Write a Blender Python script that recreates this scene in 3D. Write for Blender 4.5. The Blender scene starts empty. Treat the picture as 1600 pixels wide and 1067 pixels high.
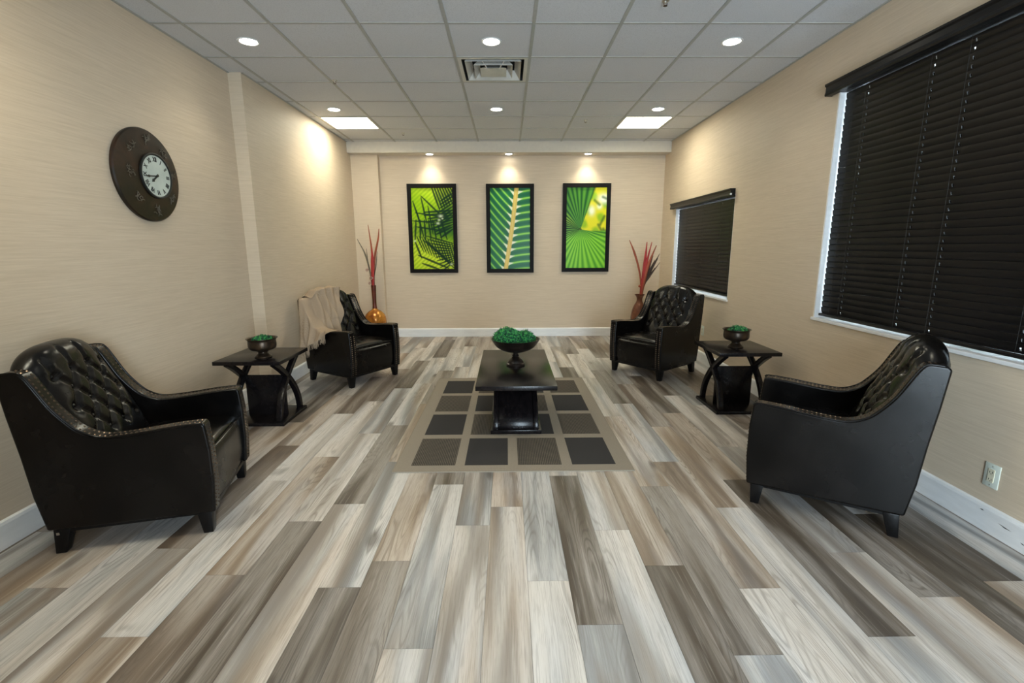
import bpy, bmesh, math, random
import numpy as np
from mathutils import Matrix, Vector

random.seed(7)
rng = np.random.default_rng(7)
sc = bpy.context.scene
COL = sc.collection
PI = math.pi

# ------------------------------------------------------------------ camera
CAM_H = 1.434
FPX, PITCH, YAW, ROLL = 754.5, 0.193, 0.0095, -0.0039


def cam_dir(a, b):
    c, s = math.cos(ROLL), math.sin(ROLL)
    a, b = c * a + s * b, -s * a + c * b
    x, zc, yc = a, 1.0, -b
    c, s = math.cos(PITCH), math.sin(PITCH)
    y = zc * c + yc * s
    z = -zc * s + yc * c
    c, s = math.cos(YAW), math.sin(YAW)
    return Vector((c * x + s * y, -s * x + c * y, z))


fwd = cam_dir(0, 0)
right = cam_dir(1, 0) - fwd
up = fwd - cam_dir(0, 1)
cd = bpy.data.cameras.new('camera')
cd.sensor_fit = 'HORIZONTAL'
cd.sensor_width = 36.0
cd.lens = FPX * 36.0 / 1600.0
cd.clip_start = 0.05
cam = bpy.data.objects.new('camera', cd)
COL.objects.link(cam)
m = Matrix((right.normalized(), up.normalized(), -fwd.normalized())).transposed().to_4x4()
m.translation = (0, 0, CAM_H)
cam.matrix_world = m
sc.camera = cam

# ------------------------------------------------------------------ world, exposure
WORLD_STRENGTH = 17.0
w = bpy.data.worlds.new('overcast_sky')
w.use_nodes = True
w.node_tree.nodes['Background'].inputs['Color'].default_value = (0.76, 0.88, 1.0, 1)
w.node_tree.nodes['Background'].inputs['Strength'].default_value = WORLD_STRENGTH
sc.world = w
vs = sc.view_settings
vs.view_transform = 'Standard'
vs.look = 'None'
vs.gamma = 1.0
vs.use_curve_mapping = False
vs.exposure = 1.12
PANEL_E = 11.8       # fluorescent panels
SPOT_W = 10.5       # ceiling downlights
SOFFIT_W = 16.0      # soffit downlights

# ------------------------------------------------------------------ room dimensions (metres)
XL, XLF, XR = -2.469, -2.351, 2.445
YSTEP, YB, YSOF, YREAR = 4.68, 7.80, 7.538, -1.60
ZC, ZSOF = 2.959, 2.808
TILE, TX0, TY0 = 0.6096, -0.4133, 3.718
BIGWIN = (1.30, 3.805, 0.872, 2.56)
SMALLWIN = (5.335, 7.19, 0.845, 1.985)
REARWIN = (0.20, 1.60, 0.10, 2.40)


# ================================================================== helpers
def new_mat(name):
    mt = bpy.data.materials.new(name)
    mt.use_nodes = True
    nt = mt.node_tree
    return mt, nt, nt.nodes['Principled BSDF']


def N(nt, kind, **kw):
    n = nt.nodes.new(kind)
    for k, v in kw.items():
        setattr(n, k, v)
    return n


def ramp(nt, fac, stops):
    r = N(nt, 'ShaderNodeValToRGB')
    e = r.color_ramp.elements
    while len(e) < len(stops):
        e.new(0.5)
    for i, (p, c) in enumerate(stops):
        e[i].position = p
        e[i].color = (c, c, c, 1) if isinstance(c, (int, float)) else (*c, 1)
    nt.links.new(fac, r.inputs['Fac'])
    return r


def mixc(nt, fac, a, b, blend='MIX'):
    mx = N(nt, 'ShaderNodeMix', data_type='RGBA', blend_type=blend)
    for s, v in ((mx.inputs['Factor'], fac), (mx.inputs['A'], a), (mx.inputs['B'], b)):
        if hasattr(v, 'is_linked'):
            nt.links.new(v, s)
        elif isinstance(v, (int, float)):
            s.default_value = v
        else:
            s.default_value = (*v, 1)
    return mx.outputs['Result']


def coords(nt, scale, kind='Object', rand=False):
    tc = N(nt, 'ShaderNodeTexCoord')
    mp = N(nt, 'ShaderNodeMapping')
    mp.inputs['Scale'].default_value = scale
    nt.links.new(tc.outputs[kind], mp.inputs['Vector'])
    if rand:
        oi = N(nt, 'ShaderNodeObjectInfo')
        cx = N(nt, 'ShaderNodeCombineXYZ')
        for k, f in (('X', 37.0), ('Y', 91.0), ('Z', 13.0)):
            mm = N(nt, 'ShaderNodeMath', operation='MULTIPLY')
            mm.inputs[1].default_value = f
            nt.links.new(oi.outputs['Random'], mm.inputs[0])
            nt.links.new(mm.outputs[0], cx.inputs[k])
        nt.links.new(cx.outputs[0], mp.inputs['Location'])
    return mp.outputs['Vector']


def noise(nt, vec, scale=1.0, detail=3.0, rough=0.55, dist=0.0):
    n = N(nt, 'ShaderNodeTexNoise')
    n.inputs['Scale'].default_value = scale
    n.inputs['Detail'].default_value = detail
    n.inputs['Roughness'].default_value = rough
    n.inputs['Distortion'].default_value = dist
    nt.links.new(vec, n.inputs['Vector'])
    return n.outputs['Fac']


def bump(nt, b, height, strength=0.2, dist=0.01):
    n = N(nt, 'ShaderNodeBump')
    n.inputs['Strength'].default_value = strength
    n.inputs['Distance'].default_value = dist
    nt.links.new(height, n.inputs['Height'])
    nt.links.new(n.outputs['Normal'], b.inputs['Normal'])


def simple(name, c1, c2=None, rough=0.5, metal=0.0, scale=(20, 20, 20), bmp=0.0, coat=0.0, spec=None, detail=3):
    mt, nt, b = new_mat(name)
    c2 = c2 or tuple(x * 0.85 for x in c1)
    f = noise(nt, coords(nt, scale), 1.0, detail)
    r = ramp(nt, f, [(0.3, c2), (0.7, c1)])
    nt.links.new(r.outputs['Color'], b.inputs['Base Color'])
    b.inputs['Roughness'].default_value = rough
    b.inputs['Metallic'].default_value = metal
    b.inputs['Coat Weight'].default_value = coat
    if spec is not None:
        b.inputs['Specular IOR Level'].default_value = spec
    if bmp:
        bump(nt, b, f, bmp)
    return mt


def emissive(name, col, strength):
    mt, nt, b = new_mat(name)
    b.inputs['Base Color'].default_value = (0.8, 0.8, 0.8, 1)
    b.inputs['Emission Color'].default_value = (*col, 1)
    b.inputs['Emission Strength'].default_value = strength
    return mt


class MB:
    def __init__(self):
        self.v, self.f = [], []

    def add(self, vs_, fs):
        o = len(self.v)
        self.v += [tuple(map(float, p)) for p in vs_]
        self.f += [tuple(i + o for i in f) for f in fs]
        return self

    def box(self, x0, x1, y0, y1, z0, z1):
        return self.add([(x0, y0, z0), (x1, y0, z0), (x1, y1, z0), (x0, y1, z0), (x0, y0, z1), (x1, y0, z1), (x1, y1, z1), (x0, y1, z1)],
                        [(0, 3, 2, 1), (4, 5, 6, 7), (0, 1, 5, 4), (1, 2, 6, 5), (2, 3, 7, 6), (3, 0, 4, 7)])

    def frustum(self, c0, h0, c1, h1):
        (x, y, z), (a, b) = c0, h0
        (X, Y, Z), (A, B) = c1, h1
        return self.add([(x - a, y - b, z), (x + a, y - b, z), (x + a, y + b, z), (x - a, y + b, z),
                         (X - A, Y - B, Z), (X + A, Y - B, Z), (X + A, Y + B, Z), (X - A, Y + B, Z)],
                        [(0, 3, 2, 1), (4, 5, 6, 7), (0, 1, 5, 4), (1, 2, 6, 5), (2, 3, 7, 6), (3, 0, 4, 7)])

    def prism(self, poly, y0, y1, axes='xz'):
        n = len(poly)
        if axes == 'xz':
            P = lambda p, y: (p[0], y, p[1])
        elif axes == 'yz':
            P = lambda p, y: (y, p[0], p[1])
        else:
            P = lambda p, y: (p[0], p[1], y)
        vs_ = [P(p, y0) for p in poly] + [P(p, y1) for p in poly]
        fs = [tuple(range(n)), tuple(range(2 * n - 1, n - 1, -1))]
        fs += [(i, i + n, (i + 1) % n + n, (i + 1) % n) for i in range(n)]
        return self.add(vs_, fs)

    def lathe(self, prof, n=32, c=(0, 0, 0), close=False):
        vs_, fs = [], []
        for r, z in prof:
            for k in range(n):
                a = 2 * PI * k / n
                vs_.append((c[0] + r * math.cos(a), c[1] + r * math.sin(a), c[2] + z))
        for i in range(len(prof) - 1):
            for k in range(n):
                k2 = (k + 1) % n
                fs.append((i * n + k, i * n + k2, (i + 1) * n + k2, (i + 1) * n + k))
        fs.append(tuple(range(n - 1, -1, -1)))
        if close:
            fs.append(tuple((len(prof) - 1) * n + k for k in range(n)))
        return self.add(vs_, fs)

    def grid(self, P):
        r, c = len(P), len(P[0])
        vs_ = [p for row in P for p in row]
        fs = [(i * c + j, i * c + j + 1, (i + 1) * c + j + 1, (i + 1) * c + j) for i in range(r - 1) for j in range(c - 1)]
        return self.add(vs_, fs)

    def tube(self, pts, rad, n=8, flat=1.0):
        pts = [Vector(p) for p in pts]
        rad = [rad] * len(pts) if isinstance(rad, (int, float)) else rad
        vs_, fs = [], []
        for i, p in enumerate(pts):
            d = (pts[min(i + 1, len(pts) - 1)] - pts[max(i - 1, 0)]).normalized()
            a = d.cross(Vector((0, 1, 0)) if abs(d.y) < 0.9 else Vector((1, 0, 0))).normalized()
            b = d.cross(a)
            for k in range(n):
                t = 2 * PI * k / n
                vs_.append(tuple(p + a * math.cos(t) * rad[i] + b * math.sin(t) * rad[i] * flat))
        for i in range(len(pts) - 1):
            for k in range(n):
                k2 = (k + 1) % n
                fs.append((i * n + k, i * n + k2, (i + 1) * n + k2, (i + 1) * n + k))
        fs.append(tuple(range(n - 1, -1, -1)))
        fs.append(tuple((len(pts) - 1) * n + k for k in range(n)))
        return self.add(vs_, fs)

    def mesh(self, name, mat, bevel=0.0, seg=2, smooth=True, ang=35.0, fix=True):
        me = bpy.data.meshes.new(name)
        bm = bmesh.new()
        bv = [bm.verts.new(p) for p in self.v]
        for f in self.f:
            try:
                bm.faces.new([bv[i] for i in f])
            except ValueError:
                pass
        if fix:
            bmesh.ops.recalc_face_normals(bm, faces=bm.faces)
        if bevel:
            ed = [e for e in bm.edges if len(e.link_faces) == 2 and e.calc_face_angle() > math.radians(32)]
            bmesh.ops.bevel(bm, geom=ed, offset=bevel, segments=seg, affect='EDGES', profile=0.5)
        bm.to_mesh(me)
        bm.free()
        if smooth:
            me.polygons.foreach_set('use_smooth', [True] * len(me.polygons))
            me.set_sharp_from_angle(angle=math.radians(ang))
        me.materials.append(mat)
        return me

    def build(self, name, mat, parent=None, **kw):
        return link(name, self.mesh(name, mat, **kw), parent)


def weighted(o):
    md = o.modifiers.new('weighted_normals', 'WEIGHTED_NORMAL')
    md.keep_sharp = True
    md.weight = 80
    return o


def link(name, me, parent=None):
    o = bpy.data.objects.new(name, me)
    COL.objects.link(o)
    o.parent = parent
    return o


def tag(o, label=None, cat=None, group=None, kind=None):
    for k, v in (('label', label), ('category', cat), ('group', group), ('kind', kind)):
        if v:
            o[k] = v
    return o


def thing(name, label, cat, loc=(0, 0, 0), rz=0.0, group=None):
    o = bpy.data.objects.new(name, None)
    o.empty_display_size = 0.1
    COL.objects.link(o)
    o.location = loc
    o.rotation_euler = (0, 0, rz)
    return tag(o, label, cat, group)


def copy_tree(o, parent=None):
    c = o.copy()
    COL.objects.link(c)
    c.parent = parent
    for ch in list(o.children):
        copy_tree(ch, c)
    return c


def catmull(pts, n=8):
    P = [np.array(p, float) for p in pts]
    P = [2 * P[0] - P[1]] + P + [2 * P[-1] - P[-2]]
    out = []
    for i in range(1, len(P) - 2):
        for k in range(n):
            t = k / n
            out.append(0.5 * ((2 * P[i]) + (P[i + 1] - P[i - 1]) * t + (2 * P[i - 1] - 5 * P[i] + 4 * P[i + 1] - P[i + 2]) * t * t
                              + (3 * P[i] - 3 * P[i + 1] + P[i + 2] - P[i - 1]) * t ** 3))
    out.append(P[-2])
    return out


# ================================================================== materials
def wall_material():
    mt, nt, b = new_mat('grasscloth_wallpaper')
    f1 = noise(nt, coords(nt, (3.5, 3.5, 130)), 1.0, 4, 0.6)
    f2 = noise(nt, coords(nt, (9, 9, 300)), 1.0, 2, 0.6)
    f3 = noise(nt, coords(nt, (0.7, 0.7, 0.7)), 1.0, 2)
    c = mixc(nt, ramp(nt, f1, [(0.35, 0.0), (0.68, 1.0)]).outputs['Color'], (0.565, 0.460, 0.338), (0.645, 0.535, 0.405))
    c = mixc(nt, ramp(nt, f2, [(0.45, 0.0), (0.75, 0.35)]).outputs['Color'], c, (0.70, 0.60, 0.475))
    c = mixc(nt, ramp(nt, f3, [(0.35, 0.0), (0.7, 0.25)]).outputs['Color'], c, (0.60, 0.48, 0.365))
    nt.links.new(c, b.inputs['Base Color'])
    b.inputs['Roughness'].default_value = 0.6
    b.inputs['Specular IOR Level'].default_value = 0.3
    bump(nt, b, f1, 0.06, 0.003)
    return mt


def plank_material():
    mt, nt, b = new_mat('vinyl_wood_plank')
    oi = N(nt, 'ShaderNodeObjectInfo')
    base = oi.outputs['Color']
    v_streak = coords(nt, (7.5, 0.55, 1), rand=True)
    v_grain = coords(nt, (75, 2.2, 1), rand=True)
    v_fine = coords(nt, (300, 9, 1), rand=True)
    v_fig = coords(nt, (9, 0.75, 1), rand=True)
    v_knot = coords(nt, (8, 2.6, 1), rand=True)
    s = noise(nt, v_streak, 1.0, 1.5, 0.5, 0.6)
    g = noise(nt, v_grain, 1.0, 3.0, 0.6, 0.2)
    fg = noise(nt, v_fine, 1.0, 2.0, 0.6)
    # cathedral figure: thin contour lines of a stretched noise, only in patches
    cn = noise(nt, v_fig, 1.0, 1.0, 0.4)
    mu = N(nt, 'ShaderNodeMath', operation='MULTIPLY')
    mu.inputs[1].default_value = 26.0
    nt.links.new(cn, mu.inputs[0])
    frc = N(nt, 'ShaderNodeMath', operation='PINGPONG')
    frc.inputs[1].default_value = 0.5
    nt.links.new(mu.outputs[0], frc.inputs[0])
    patch = noise(nt, coords(nt, (5.0, 1.1, 1), rand=True), 1.3, 1.0)
    k = noise(nt, v_knot, 1.0, 1.0)
    t1 = noise(nt, coords(nt, (6.0, 0.7, 1), rand=True), 1.7, 1.0)
    t2 = noise(nt, coords(nt, (9.0, 0.9, 1), rand=True), 0.8, 1.5)
    dk = N(nt, 'ShaderNodeRGBToBW')
    nt.links.new(base, dk.inputs[0])
    br = ramp(nt, dk.outputs[0], [(0.12, 0.12), (0.35, 0.60)]).outputs['Color']
    m1 = mixc(nt, 1.0, ramp(nt, t1, [(0.50, 0.0), (0.68, 1.0)]).outputs['Color'], br, 'MULTIPLY')
    m2 = mixc(nt, 1.0, ramp(nt, t2, [(0.52, 0.0), (0.70, 1.0)]).outputs['Color'], br, 'MULTIPLY')
    base = mixc(nt, m1, base, (0.40, 0.415, 0.44))
    base = mixc(nt, m2, base, (0.335, 0.240, 0.155))
    light = mixc(nt, ramp(nt, dk.outputs[0], [(0.06, 0.20), (0.32, 0.54)]).outputs['Color'], base, (0.745, 0.695, 0.650))
    dark = mixc(nt, 1.0, base, (0.50, 0.46, 0.43), 'MULTIPLY')
    c = mixc(nt, ramp(nt, s, [(0.44, 0.0), (0.62, 1.0)]).outputs['Color'], base, light)
    c = mixc(nt, ramp(nt, s, [(0.32, 0.95), (0.50, 0.0)]).outputs['Color'], c, dark)
    fig = mixc(nt, 1.0, ramp(nt, frc.outputs[0], [(0.05, 0.55), (0.22, 0.0)]).outputs['Color'], ramp(nt, patch, [(0.46, 0.0), (0.62, 1.0)]).outputs['Color'], 'MULTIPLY')
    c = mixc(nt, fig, c, dark)
    c = mixc(nt, ramp(nt, g, [(0.30, 0.40), (0.48, 0.0)]).outputs['Color'], c, dark)
    c = mixc(nt, ramp(nt, g, [(0.58, 0.0), (0.80, 0.25)]).outputs['Color'], c, (0.76, 0.71, 0.66))
    c = mixc(nt, ramp(nt, fg, [(0.36, 0.34), (0.5, 0.0)]).outputs['Color'], c, dark)
    c = mixc(nt, ramp(nt, k, [(0.69, 0.0), (0.80, 0.75)]).outputs['Color'], c, (0.07, 0.055, 0.045))
    nt.links.new(c, b.inputs['Base Color'])
    b.inputs['Roughness'].default_value = 0.42
    b.inputs['Specular IOR Level'].default_value = 0.45
    bump(nt, b, g, 0.08, 0.002)
    return mt


def tile_material():
    mt, nt, b = new_mat('acoustic_ceiling_tile')
    f = noise(nt, coords(nt, (150, 150, 150), rand=True), 1.0, 3, 0.7)
    f2 = noise(nt, coords(nt, (2.5, 2.5, 2.5), rand=True), 1.0, 2)
    c = mixc(nt, ramp(nt, f, [(0.32, 0.0), (0.50, 1.0)]).outputs['Color'], (0.50, 0.505, 0.525), (0.63, 0.64, 0.665))
    c = mixc(nt, ramp(nt, f2, [(0.4, 0.0), (0.8, 0.2)]).outputs['Color'], c, (0.56, 0.555, 0.55))
    nt.links.new(c, b.inputs['Base Color'])
    b.inputs['Roughness'].default_value = 0.9
    bump(nt, b, f, 0.25, 0.004)
    return mt


def leather_material():
    mt, nt, b = new_mat('espresso_leather')
    f = noise(nt, coords(nt, (260, 260, 260)), 1.0, 3, 0.6)
    f2 = noise(nt, coords(nt, (5, 5, 5)), 1.0, 3, 0.6)
    c = mixc(nt, ramp(nt, f2, [(0.35, 0.0), (0.75, 1.0)]).outputs['Color'], (0.0018, 0.0016, 0.0016), (0.0046, 0.0033, 0.0028))
    nt.links.new(c, b.inputs['Base Color'])
    r = ramp(nt, f2, [(0.3, 0.20), (0.7, 0.30)])
    nt.links.new(r.outputs['Color'], b.inputs['Roughness'])
    b.inputs['Specular IOR Level'].default_value = 0.27
    bump(nt, b, f, 0.10, 0.002)
    return mt


def weave_material(name, c1, c2, scale):
    mt, nt, b = new_mat(name)
    tc = N(nt, 'ShaderNodeTexCoord')
    ws = []
    for d in ('X', 'Y'):
        wv = N(nt, 'ShaderNodeTexWave', wave_type='BANDS', bands_direction=d)
        wv.inputs['Scale'].default_value = scale
        wv.inputs['Distortion'].default_value = 0.4
        nt.links.new(tc.outputs['Object'], wv.inputs['Vector'])
        ws.append(wv.outputs['Fac'])
    mm = N(nt, 'ShaderNodeMath', operation='MULTIPLY')
    nt.links.new(ws[0], mm.inputs[0])
    nt.links.new(ws[1], mm.inputs[1])
    f = noise(nt, coords(nt, (60, 60, 60)), 1.0, 3)
    c = mixc(nt, ramp(nt, mm.outputs[0], [(0.15, 0.0), (0.6, 1.0)]).outputs['Color'], c1, c2)
    c = mixc(nt, ramp(nt, f, [(0.35, 0.25), (0.65, 0.0)]).outputs['Color'], c, c1)
    nt.links.new(c, b.inputs['Base Color'])
    b.inputs['Roughness'].default_value = 0.95
    b.inputs['Specular IOR Level'].default_value = 0.1
    bump(nt, b, mm.outputs[0], 0.3, 0.002)
    return mt


def glass_material():
    mt, nt, b = new_mat('window_glass')
    out = nt.nodes['Material Output']
    nt.nodes.remove(b)
    tr = N(nt, 'ShaderNodeBsdfTransparent')
    tr.inputs['Color'].default_value = (0.93, 0.96, 0.96, 1)
    gl = N(nt, 'ShaderNodeBsdfGlossy')
    gl.inputs['Roughness'].default_value = 0.02
    fr = N(nt, 'ShaderNodeFresnel')
    mx = N(nt, 'ShaderNodeMixShader')
    nt.links.new(fr.outputs[0], mx.inputs[0])
    nt.links.new(tr.outputs[0], mx.inputs[1])
    nt.links.new(gl.outputs[0], mx.inputs[2])
    nt.links.new(mx.outputs[0], out.inputs['Surface'])
    return mt


def colour_attr_material(name, rough=0.35):
    mt, nt, b = new_mat(name)
    a = N(nt, 'ShaderNodeVertexColor', layer_name='print')
    nt.links.new(a.outputs['Color'], b.inputs['Base Color'])
    b.inputs['Roughness'].default_value = rough
    b.inputs['Specular IOR Level'].default_value = 0.15
    return mt


def bronze_material(name, c1, c2, c3, rough=0.35, metal=0.8, scale=9):
    mt, nt, b = new_mat(name)
    f = noise(nt, coords(nt, (scale, scale, scale)), 1.0, 5, 0.65, 0.6)
    r = ramp(nt, f, [(0.30, c1), (0.52, c2), (0.72, c3)])
    nt.links.new(r.outputs['Color'], b.inputs['Base Color'])
    b.inputs['Roughness'].default_value = rough
    b.inputs['Metallic'].default_value = metal
    bump(nt, b, f, 0.1, 0.003)
    return mt


M = {}
M['wall'] = wall_material()
M['plank'] = plank_material()
M['tile'] = tile_material()
M['leather'] = leather_material()
M['glass'] = glass_material()
M['tee'] = simple('painted_ceiling_grid', (0.40, 0.40, 0.38), (0.36, 0.36, 0.34), 0.5)
M['white'] = simple('white_painted_trim', (0.80, 0.80, 0.80), (0.72, 0.72, 0.72), 0.35, scale=(6, 6, 30))
M['soffit'] = simple('cream_painted_drywall', (0.66, 0.60, 0.50), (0.62, 0.56, 0.47), 0.6)
M['underlay'] = simple('dark_underlay', (0.05, 0.045, 0.04), None, 0.9)
M['plenum'] = simple('dark_plenum', (0.02, 0.02, 0.02), None, 0.9)
M['blind'] = simple('dark_faux_wood_slat', (0.0125, 0.0105, 0.0100), (0.006, 0.0055, 0.0055), 0.34, scale=(40, 3, 40), spec=0.2)
M['cord'] = simple('dark_cord', (0.012, 0.011, 0.011), None, 0.8)
M['black_wood'] = simple('espresso_wood', (0.0105, 0.0080, 0.0085), (0.004, 0.0035, 0.0038), 0.25, scale=(30, 4, 30), spec=0.25)
M['frame'] = simple('black_frame_wood', (0.006, 0.005, 0.0045), None, 0.5, scale=(30, 30, 6), spec=0.12)
M['nail'] = simple('antique_brass_nail', (0.16, 0.11, 0.075), (0.08, 0.055, 0.04), 0.32, 0.9)
M['leg'] = simple('black_lacquered_leg', (0.005, 0.0045, 0.0045), None, 0.3, spec=0.2)
M['throw'] = weave_material('oatmeal_throw', (0.36, 0.265, 0.180), (0.52, 0.400, 0.285), 90)
M['rug'] = weave_material('taupe_rug_weave', (0.235, 0.200, 0.158), (0.34, 0.298, 0.242), 60)
M['sq_dark'] = weave_material('charcoal_rug_weave', (0.038, 0.036, 0.036), (0.060, 0.056, 0.054), 70)
M['sq_mesh'] = weave_material('brown_mesh_rug_weave', (0.050, 0.044, 0.038), (0.190, 0.160, 0.125), 26)
M['bronze'] = bronze_material('dark_bronze', (0.022, 0.017, 0.013), (0.055, 0.038, 0.026), (0.13, 0.08, 0.045), 0.33, 0.75)
M['black_bronze'] = bronze_material('blackened_bronze', (0.008, 0.006, 0.005), (0.016, 0.011, 0.009), (0.034, 0.022, 0.016), 0.30, 0.4)
M['amber'] = bronze_material('amber_lacquer', (0.20, 0.035, 0.006), (0.52, 0.21, 0.030), (0.72, 0.42, 0.09), 0.22, 0.45, 6)
M['neck'] = bronze_material('mahogany_lacquer', (0.05, 0.010, 0.005), (0.12, 0.025, 0.010), (0.20, 0.055, 0.02), 0.25, 0.3, 8)
M['copper'] = bronze_material('brown_copper_lacquer', (0.07, 0.022, 0.012), (0.15, 0.055, 0.03), (0.26, 0.11, 0.06), 0.28, 0.5, 8)
M['reed_red'] = simple('red_dyed_reed', (0.42, 0.022, 0.018), (0.24, 0.012, 0.010), 0.6, scale=(30, 30, 6))
M['reed_rust'] = simple('rust_dried_reed', (0.36, 0.080, 0.030), (0.20, 0.040, 0.016), 0.6, scale=(30, 30, 6))
M['reed_brown'] = simple('brown_dried_twig', (0.060, 0.034, 0.022), (0.030, 0.018, 0.013), 0.8, scale=(30, 30, 6))
M['reed_grey'] = simple('grey_dried_twig', (0.19, 0.155, 0.11), (0.10, 0.08, 0.06), 0.8, scale=(30, 30, 6))
M['pod'] = simple('pale_pink_pod', (0.50, 0.32, 0.26), (0.32, 0.18, 0.14), 0.7)
M['dial'] = simple('aged_white_dial', (0.56, 0.62, 0.57), (0.46, 0.53, 0.49), 0.4, scale=(9, 9, 9))
M['ink'] = simple('black_dial_ink', (0.012, 0.014, 0.013), None, 0.5)
M['plate'] = bronze_material('weathered_bronze_plate', (0.006, 0.006, 0.003), (0.022, 0.012, 0.006), (0.050, 0.020, 0.010), 0.34, 0.3, 6)
M['patina'] = simple('pale_patina', (0.12, 0.105, 0.08), (0.07, 0.06, 0.045), 0.5)
M['plastic'] = simple('ivory_plastic', (0.66, 0.70, 0.62), (0.62, 0.66, 0.58), 0.35)
M['insert'] = simple('cream_plastic', (0.70, 0.66, 0.50), None, 0.35)
M['slot'] = simple('dark_slot', (0.03, 0.03, 0.025), None, 0.6)
M['metal'] = simple('brushed_nickel', (0.55, 0.53, 0.48), (0.42, 0.40, 0.36), 0.3, 0.9)
M['vent'] = simple('white_vent_metal', (0.62, 0.60, 0.55), (0.56, 0.54, 0.49), 0.4)
M['print'] = colour_attr_material('glossy_print', 0.3)
M['lens'] = emissive('downlight_lens', (1.0, 0.96, 0.80), 14.0)
M['diffuser'] = emissive('fluorescent_diffuser', (1.0, 0.96, 0.76), PANEL_E)


def moss_material():
    mt, nt, b = new_mat('green_moss')
    f = noise(nt, coords(nt, (48, 48, 48)), 1.0, 2, 0.7)
    r = ramp(nt, f, [(0.38, (0.001, 0.022, 0.012)), (0.50, (0.003, 0.13, 0.048)), (0.62, (0.09, 0.46, 0.09))])
    nt.links.new(r.outputs['Color'], b.inputs['Base Color'])
    b.inputs['Roughness'].default_value = 0.6
    return mt


M['moss'] = moss_material()

# ================================================================== floor
fl = MB().box(XL - 0.2, XR + 0.2, YREAR - 0.2, YB + 0.2, -0.10, -0.005)
floor = tag(fl.build('floor', M['underlay'], smooth=False), 'grey and brown wood-look plank floor', kind='structure')

TONE = dict(D=(0.105, 0.083, 0.063), G=(0.320, 0.322, 0.322), P=(0.412, 0.376, 0.340), T=(0.305, 0.238, 0.180), B=(0.182, 0.142, 0.110), L=(0.378, 0.358, 0.336))
PW, PL, PX0 = 0.180, 1.24, 0.082
ROWS = {-12: (1.859, {0: 'T', -1: 'G'}), -10: (2.132, {0: 'B', -1: 'P'}), -9: (1.585, {0: 'G', -1: 'T', 1: 'L'}), -8: (1.932, {0: 'T', -1: 'B', 1: 'P', 2: 'B'}),
        -7: (2.36, {0: 'P', -1: 'D', 1: 'G', 2: 'D', 3: 'L'}), -6: (2.534, {-1: 'P', 0: 'D', 1: 'G', 2: 'L'}), -5: (1.844, {0: 'G', -1: 'D', 1: 'T'}),
        -4: (2.019, {0: 'T', -1: 'D'}), -3: (1.515, {0: 'G', -1: 'P', 1: 'D'}), -2: (2.308, {0: 'G', -1: 'P'}), -1: (1.25, {0: 'P', 1: 'T', -1: 'P'}),
        0: (1.871, {0: 'G', -1: 'L'}), 1: (1.619, {0: 'D', -1: 'G'}), 2: (2.253, {0: 'P', -1: 'L'}), 3: (1.967, {0: 'T', -1: 'D', 2: 'D', 3: 'P'}),
        4: (1.47, {0: 'D', -1: 'G', 1: 'T', 3: 'P', 4: 'D'}), 5: (1.811, {-1: 'P', 0: 'T', 1: 'G', 2: 'D', 3: 'L'}), 6: (2.46, {-1: 'P', 0: 'T', 1: 'B', 2: 'L', 3: 'D'}),
        7: (1.546, {-1: 'G', 0: 'D', 1: 'T', 2: 'D'}), 8: (2.05, {-1: 'P', 0: 'L', 1: 'P'}), 9: (1.749, {-1: 'T', 0: 'D', 1: 'P'}), 10: (2.384, {-1: 'D', 0: 'L', 2: 'D'}),
        11: (1.84, {-1: 'T', 0: 'D'}), -11: (2.62, {-1: 'G', 0: 'T'}), 12: (2.7, {-1: 'G', 0: 'B'})}
PLANK_Y0 = 0.75
gap = 0.0006
plank_cache = {}


def plank_mesh(wd, ln):
    key = (round(wd, 4), round(ln, 4))
    if key not in plank_cache:
        plank_cache[key] = MB().box(gap, wd - gap, gap, ln - gap, -0.006, 0.0).mesh('plank', M['plank'], smooth=False)
    return plank_cache[key]


prand = random.Random(21)
pool = 'GPTBLPTGLD'
for k in range(-15, 14):
    x0, x1 = PX0 + PW * k, PX0 + PW * (k + 1)
    x0, x1 = max(x0, XL + 0.001), min(x1, XR - 0.001)
    if x1 - x0 < 0.01:
        continue
    ph, tones = ROWS.get(k, (1.3 + prand.random() * PL, {}))
    last = None
    for n in range(-3, 7):
        y0, y1 = max(ph + PL * n, PLANK_Y0), min(ph + PL * (n + 1), YB - 0.001)
        if y1 - y0 < 0.02:
            continue
        t = tones.get(n)
        if t is None:
            t = prand.choice([q for q in pool if q != last])
        last = t
        o = link('plank', plank_mesh(x1 - x0, y1 - y0), floor)
        o.location = (x0, y0, 0.0)
        j = 0.88 + 0.24 * prand.random()
        o.color = (*[c * j for c in TONE[t]], 1)
rear = MB().box(XL, XR, YREAR, PLANK_Y0, -0.006, 0.0).build('plank', M['plank'], floor, smooth=False)
rear.color = (0.42, 0.38, 0.33, 1)
rear['kind'] = 'stuff'

# ================================================================== walls
wl = MB()
wl.prism([(XL, YREAR), (XL, YSTEP), (XLF, YSTEP), (XLF, YB + 0.15), (XL - 0.15, YB + 0.15), (XL - 0.15, YREAR)], 0, ZC + 0.12, 'xy')
tag(wl.build('wall_left', M['wall'], smooth=False), 'tan grasscloth wall on the left with a small step', kind='structure')

wb = tag(MB().box(XLF, XR, YB, YB + 0.15, 0, ZC + 0.12).build('wall_back', M['wall'], smooth=False), 'tan grasscloth back wall', kind='structure')
MB().box(XLF, -1.945, 7.69, YB, 0, ZSOF).build('pilaster', M['wall'], wb, smooth=False)


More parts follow.
